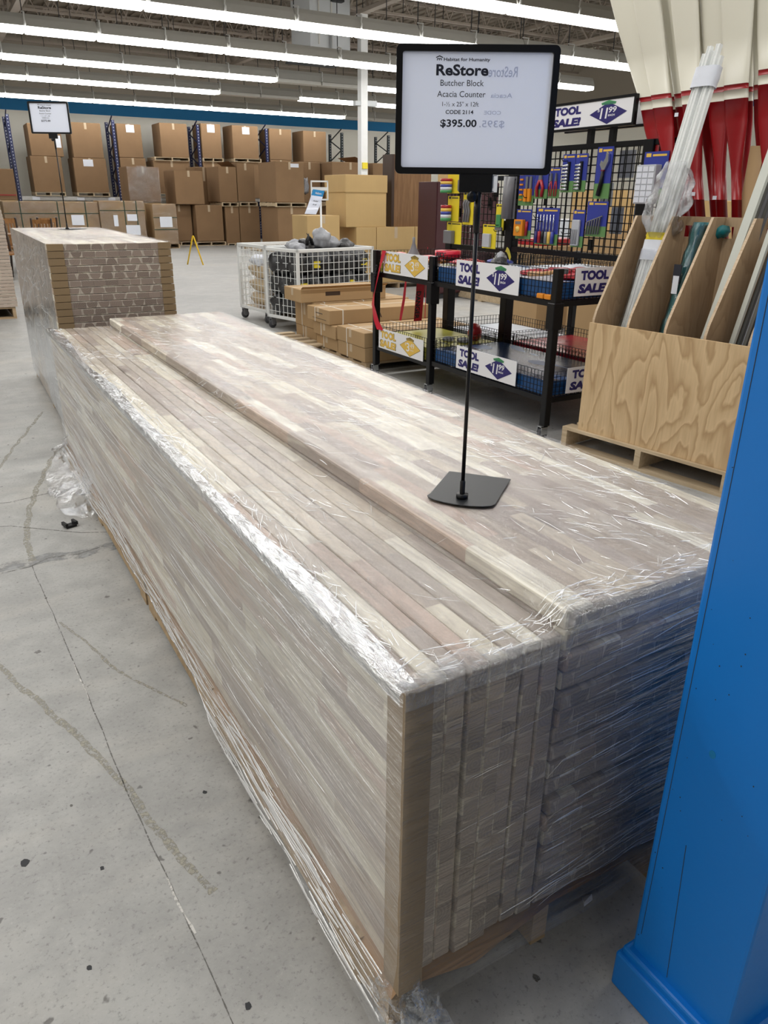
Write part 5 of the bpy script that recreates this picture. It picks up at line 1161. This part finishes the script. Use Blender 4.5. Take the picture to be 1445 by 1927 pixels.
for k, (xa, xb) in enumerate(((2.38, 5.35), (5.45, 8.11), (8.21, 10.57))):
    t = thing('rack_beam', f'pale rack beam bridging the uprights, {ORD[k+1]} bay along the back wall', 'rack beam', ((xa+xb)/2, 26.94, 1.30), 0, 'pallet rack beams')
    L = (xb-xa)/2; MB().box(-L, L, -0.04, 0.02, 0, 0.11).build('beam_rail', M['beam'], t)
    MB().box(-L, L, 0.02, 1.0, 0.08, 0.105).build('beam_deck', M['joist'], t)
    for s in (-0.8, 0.1, 0.75): MB().box(L*s, L*s+0.22, -0.046, -0.04, 0.0, 0.085).build('beam_label', M['label'], t)
def bin_box(label, x0, x1, y0, dep, z0, z1, paper=None, pal=True, flaps=0, film=False, rz=0, tape=True, ph=0.12, m='card'):
    t = thing('cardboard_bin', label, 'cardboard box', ((x0+x1)/2, y0, z0), rz, 'big cardboard bins'); a, h = (x1-x0)/2, z1-z0
    MB().box(-a, a, 0, dep, 0, h).build('bin_wall', M[m], t, bevel=0.012, seg=1)
    MB().box(-a*0.98, a*0.98, dep*0.02, dep*0.98, h, h+0.006).build('bin_lid', M[m], t)
    if tape: MB().box(-0.035, 0.035, -0.002, 0, h*0.82, h).build('packing_tape', M['card_side'], t)
    if paper:
        px, pz, pw, ph_ = paper; MB().box(px*a-pw/2, px*a+pw/2, -0.004, 0, h*pz-ph_, h*pz).build('paper_label', M['label'], t)
    if flaps:
        for sx in ((-1, 1) if flaps == 2 else (1,)):
            MB().add([(sx*a, 0, h), (sx*a, dep, h), (sx*a*0.25, dep, h+0.16), (sx*a*0.25, 0, h+0.16)], [(0, 1, 2, 3), (3, 2, 1, 0)]).build('flap', M[m], t)
    if film:
        MB().grid(lambda u, v: (-a*1.02+2.04*a*u, -0.012+0.006*noise.noise(Vector((u*9, v*9, 2))), -0.02+(h+0.02)*v), 30, 30).build('film_cover', M['film_thin'], t)
        MB().grid(lambda u, v: (-a*0.4+0.75*a*u*(0.4+0.6*v), -0.02-0.01*noise.noise(Vector((u*9, v*9, 4))), h*0.72+(h*0.31)*v), 14, 12).build('film_drape', M['film_loose'], t)
    return t
def bin_pallet(lab, x0, x1, y0, dep, z): pallet(lab, (x0, y0-0.03, z), dep, x1-x0, 0, 0.115, 5, 'pallet_pale', 'pallets under cardboard bins')
Yr = 26.85; DP = 1.0
bin_box('cardboard bin on the rack, upper tier beside the two-post upright', 2.84, 3.78, Yr, DP, 2.56, 3.46, (0.75, 0.66, 0.16, 0.34))
bin_box('cardboard bin on the rack beam, under the first upper bin', 2.78, 3.68, Yr, DP, 1.54, 2.555); bin_pallet('pallet under the lower bin beside the two-post upright', 2.78, 3.68, Yr, DP, 1.42)
bin_box('cardboard bin on the rack, second in the upper tier', 4.07, 4.99, Yr, DP, 2.55, 3.55)
bin_box('cardboard bin with a torn white notice, second in the lower tier', 4.03, 5.03, Yr, DP, 1.54, 2.545, (-0.1, 0.96, 0.30, 0.20)); bin_pallet('pallet under the lower bin with the torn notice', 4.03, 5.03, Yr, DP, 1.42)
bin_box('cardboard bin with a white label, next to the blue upright in the upper tier', 5.48, 6.25, Yr, DP, 2.60, 3.58, (0.1, 0.98, 0.26, 0.22))
bin_pallet('pallet on the rack beam, beneath labelled one by the blue upright', 5.48, 6.3, Yr, DP, 1.42)
bin_box('cardboard bin under the labelled one by the blue upright', 5.48, 6.30, Yr, DP, 1.54, 2.59)
bin_box('cardboard bin with a dark scuff, upper tier centre bay', 6.86, 7.77, Yr, DP, 2.66, 3.67); bin_pallet('pallet under the scuffed upper bin', 6.60, 7.77, Yr, DP, 2.54)
bin_pallet('pallet on the rack beam, beneath scuffed upper bin', 6.55, 7.76, Yr, DP, 1.42)
bin_box('cardboard bin under the scuffed upper bin', 6.55, 7.76, Yr, DP, 1.54, 2.535)
bin_box('cardboard bin with white label, fifth in the upper tier', 8.25, 8.93, Yr, DP, 2.68, 3.72, (0.0, 0.98, 0.26, 0.24)); bin_pallet('pallet under the fifth upper bin', 8.24, 8.96, Yr, DP, 2.56)
bin_pallet('pallet on the rack beam, beneath fifth upper bin', 8.24, 8.93, Yr, DP, 1.42)
bin_box('cardboard bin under the fifth upper bin', 8.24, 8.93, Yr, DP, 1.54, 2.555)
bin_box('cardboard bin with white label, sixth in the upper tier', 9.34, 10.28, Yr, DP, 2.70, 3.72, (0.05, 0.96, 0.26, 0.22)); bin_pallet('pallet under the sixth upper bin', 9.34, 10.35, Yr, DP, 2.58)
bin_box('cardboard bin supporting the sixth upper bin', 9.34, 10.25, Yr, DP, 1.41, 2.575)
bin_pallet('pallet under the seventh upper bin', 10.70, 11.54, Yr, DP, 2.57) if False else None
bin_box('cardboard bin with shiny tape, seventh in the upper tier', 10.70, 11.54, Yr, DP, 2.69, 3.68)
bin_box('cardboard bin supporting the seventh upper bin', 10.70, 11.5, Yr, DP, 1.54, 2.685)
bin_box('dim cardboard bin at the end of the upper tier', 12.00, 12.91, Yr, DP, 2.66, 3.67)
bin_box('cardboard bin supporting the last upper bin', 12.0, 12.9, Yr, DP, 1.54, 2.655)
for k, (xa, xb) in enumerate(((10.66, 13.55),)):
    t = thing('rack_beam', 'pale rack beam behind the front stacks of bins', 'rack beam', ((xa+xb)/2, 26.94, 1.30), 0, 'pallet rack beams'); L = (xb-xa)/2
    MB().box(-L, L, -0.04, 0.02, 0, 0.11).build('beam_rail', M['beam'], t); MB().box(-L, L, 0.02, 1.0, 0.08, 0.235).build('beam_deck', M['joist'], t)
bin_box('brown carton at the frame edge beside the two-post upright', 1.2, 2.25, Yr, DP, 1.30, 2.17)
MB().box(-0.5, 0.5, -0.012, -0.004, 0.12, 0.15).build('red_band', M['redplastic'], bpy.data.objects['cardboard_bin.016'] if 'cardboard_bin.016' in bpy.data.objects else None)
carton('wooden crate under the carton at the frame edge', 1.2, 2.25, Yr, Yr+1, 0, 1.298, 'card_tan')
Yf = 24.2
bin_box('film draped cardboard bin with white plastic bunched at its top', 5.07, 6.0, Yf, 1.1, 1.28, 2.25, None, film=True)
carton('carton stack hidden under the film draped bin', 5.1, 6.0, Yf+0.05, Yf+1.1, 0, 1.275, 'card_tan')
bin_box('wide cardboard bin next to the film draped bin', 6.46, 7.36, Yf, 1.2, 1.22, 2.18, None, flaps=0)
bin_box('cardboard bin standing on the floor below the wide bin', 7.03, 7.91, Yf-0.02, 1.2, 0.13, 1.2); bin_pallet('pallet under the floor bin below the wide bin', 6.98, 7.95, Yf-0.02, 1.2, 0)
bin_box('cardboard bin standing on the floor next to the strapped crates', 6.22, 6.99, Yf+0.3, 1.0, 0.13, 1.2); bin_pallet('pallet under the floor bin next to the strapped crates', 6.22, 6.95, Yf+0.3, 1.0, 0)
bin_box('narrow cardboard bin set back behind the wide bin', 7.55, 8.12, Yf+1.4, 1.0, 0.0, 2.34)
bin_box('cardboard bin with a raised flap, upper one left of the twin stack', 7.86, 8.45, Yf, 1.2, 1.29, 2.32, flaps=1); bin_pallet('pallet between the two bins of the flap topped stack', 7.9, 8.45, Yf-0.02, 1.2, 1.17)
bin_box('cardboard bin at the bottom of the flap topped stack', 8.0, 8.46, Yf, 1.1, 0.06, 1.165); bin_pallet('pallet under the flap topped stack', 8.0, 8.5, Yf-0.05, 1.1, -0.056)
bin_box('greyish cardboard bin, upper one of the twin stack', 8.47, 9.05, Yf, 1.1, 1.31, 2.44); bin_pallet('pallet between the two bins of the twin stack', 8.5, 9.1, Yf-0.02, 1.1, 1.18)
bin_box('greyish cardboard bin, lower one of the twin stack', 8.48, 9.16, Yf, 1.1, 0.06, 1.175)
Ys = 21.5
bin_box('big cardboard bin with a torn label, upper front of the stacks', 8.67, 9.57, Ys, 1.35, 1.31, 2.40, (0.35, 0.965, 0.26, 0.10)); bin_pallet('pallet between the big bin with torn label and the one below', 8.62, 9.6, Ys-0.03, 1.3, 1.19)
bin_box('big cardboard bin under the one with the torn label', 8.69, 9.59, Ys, 1.35, 0.118, 1.185); bin_pallet('pallet on the floor below the bin under the torn label bin', 8.67, 9.6, Ys-0.03, 1.3, 0)
bin_box('cardboard bin with an open dark flap, beside the white column', 10.5, 11.75, Ys, 1.2, 1.33, 2.45, None, flaps=1); bin_pallet('pallet under the bin with the open flap', 10.3, 11.6, Ys-0.02, 1.2, 1.21)
bin_box('cardboard bin at the floor below the open flapped bin', 10.45, 11.7, Ys, 1.2, 0.118, 1.205); bin_pallet('pallet on the floor below the open flapped bin stack', 10.4, 11.7, Ys-0.02, 1.2, 0)
bin_box('cardboard bin with hanging plastic, between the two front stacks', 9.72, 10.44, Ys+0.7, 1.1, 1.31, 2.45)
bin_box('cardboard bin under the one with hanging plastic', 9.72, 10.44, Ys+0.7, 1.1, 0.0, 1.305)
bin_box('cardboard bin beyond the white column, next to the sign frame', 11.9, 13.2, Ys, 1.2, 1.33, 2.45)
bin_box('cardboard bin under the one beyond the white column', 11.9, 13.2, Ys, 1.2, 0.0, 1.325)
o = lump(3, 0.10, 0.05, 0.24, 0.4).build('plastic_bag', [M['bagclear']], None, (9.93, 22.165, 1.78)); tag(o, 'white plastic bag hanging on the bin between the two front stacks', 'bag')
# strapped crates behind the tall pile
def crate(label, x0, x1, y0, y1, z0, z1, vs, hs, papers):
    t = thing('strapped_crate', label, 'crate', ((x0+x1)/2, y0, z0), 0, 'strapped crates'); a, h, d = (x1-x0)/2, z1-z0, y1-y0
    c = MB().box(-a, a, 0, d, 0, h).build('crate_body', M['card_side'] if False else M['card_tan'], t, bevel=0.01, seg=1)
    MB().grid(lambda u, v: (-a-0.006+(2*a+0.012)*u, -0.010+0.006*noise.noise(Vector((u*12*a, v*9, x0))), h*v), 40, 24).build('film_cover', M['film_thin'], t)
    for s in vs: MB().box(-a+2*a*s-0.012, -a+2*a*s+0.012, -0.022, d, 0, h+0.006).build('strap', M['strap'], t)
    for s in hs: MB().box(-a-0.01, a+0.01, -0.021, 0, h*s-0.01, h*s+0.01).build('strap', M['strap'], t)
    for (px, pz, pw, ph) in papers: MB().box(-a+2*a*px-pw/2, -a+2*a*px+pw/2, -0.025, -0.02, h*pz-ph/2, h*pz+ph/2).build('paper_label', M['label'], t)
crate('long strapped crate wrapped in film behind the $275 sign', 1.50, 3.95, 23.3, 24.1, 0.14, 1.28, (0.17, 0.56, 0.86), (0.73,), ((0.76, 0.58, 0.33, 0.27),))
crate('strapped crate with two white labels next to the long crate', 3.97, 5.22, 23.2, 24.0, 0.14, 1.31, (0.55, 0.82), (0.78,), ((0.70, 0.62, 0.28, 0.18), (0.70, 0.33, 0.40, 0.27), (0.33, 0.55, 0.12, 0.3)))
crate('darker strapped crate with one white label at the end of the crate row', 5.44, 6.12, 23.1, 23.95, 0.14, 1.24, (), (0.66, 0.36), ((0.52, 0.55, 0.36, 0.29),))
for lab, xa, xb in (('pallet under the long strapped crate', 1.5, 3.95), ('pallet under the crate with two labels', 3.97, 5.22), ('pallet under the darker strapped crate', 5.40, 6.16)): pallet(lab, (xa, 23.15, 0), 0.85, xb-xa, 0, 0.135, 5)
pallet('flat empty pallet lying before the twin stack of bins', (7.8, 20.8, 0), 1.3, 1.1, 0, 0.12, 6, 'pallet_pale')
# yellow wet floor style stand
t = thing('floor_stand', 'yellow tubular A-frame stand on the floor before the bins', 'floor stand', (4.78, 17.05, 0), -0.8)
for s in (-1, 1): MB().tube([(s*0.20, 0, 0.0), (s*0.015, 0, 0.60), (0, 0, 0.62)], 0.016, 8).build('leg', M['yellowpaint'], t)
MB().box(-0.012, 0.012, -0.02, 0.02, 0.585, 0.63).build('hinge', M['yellowpaint'], t)
# dining chairs seen over the tall pile
def chair(label, x, y, rz, s=1.0):
    t = thing('dining_chair', label, 'chair', (x, y, 0), rz, 'slatted dining chairs')
    MB().box(-0.22, 0.22, -0.22, 0.20, 0.43, 0.47).build('seat', M['chairwood'], t, bevel=0.01)
    for sx in (-0.2, 0.2):
        MB().tube([(sx, -0.2, 0), (sx, -0.2, 0.43)], 0.02, 8).build('leg', M['chairdark'], t); MB().tube([(sx*1.05, 0.27, 0), (sx, 0.2, 0.45), (sx, 0.25, 0.97), (sx, 0.26, 1.0)], [0.022, 0.02, 0.02, 0.026], 8).build('leg', M['chairdark'], t)
    MB().grid(lambda u, v: (-0.2+0.4*u, 0.245+0.03*math.sin(u*PI), 0.90+0.08*v), 8, 1).build('top_rail', M['chairwood'], t)
    for k in range(6): MB().box(-0.17+k*0.062, -0.14+k*0.062, 0.235, 0.25, 0.47, 0.91).build('slat', M['chairwood'], t)
for k, (x, y, rz, lab) in enumerate(((0.80, 15.2, 0.6, 'slatted brown dining chair nearest the pile at the frame edge'), (1.05, 17.0, 0.2, 'slatted brown dining chair in the middle of the group'), (1.5, 16.6, -0.5, 'orange brown dining chair with dark finials, closest to the price sign'), (1.15, 18.2, 2.8, 'slatted dining chair facing back at the rear of the group'), (1.85, 18.3, 3.3, 'slatted dining chair behind the one closest to the price sign'))): chair(lab, x, y, rz)
t = thing('dining_table', 'brown dining table among the slatted chairs', 'table', (0.95, 16.1, 0)); MB().box(-0.55, 0.30, -0.30, 0.40, 0.72, 0.75).build('table_top', M['chairwood'], t, bevel=0.006)
for sx in (-0.5, 0.25):
    for sy in (-0.25, 0.35): MB().box(sx-0.03, sx+0.03, sy-0.03, sy+0.03, 0, 0.72).build('leg', M['chairdark'], t)
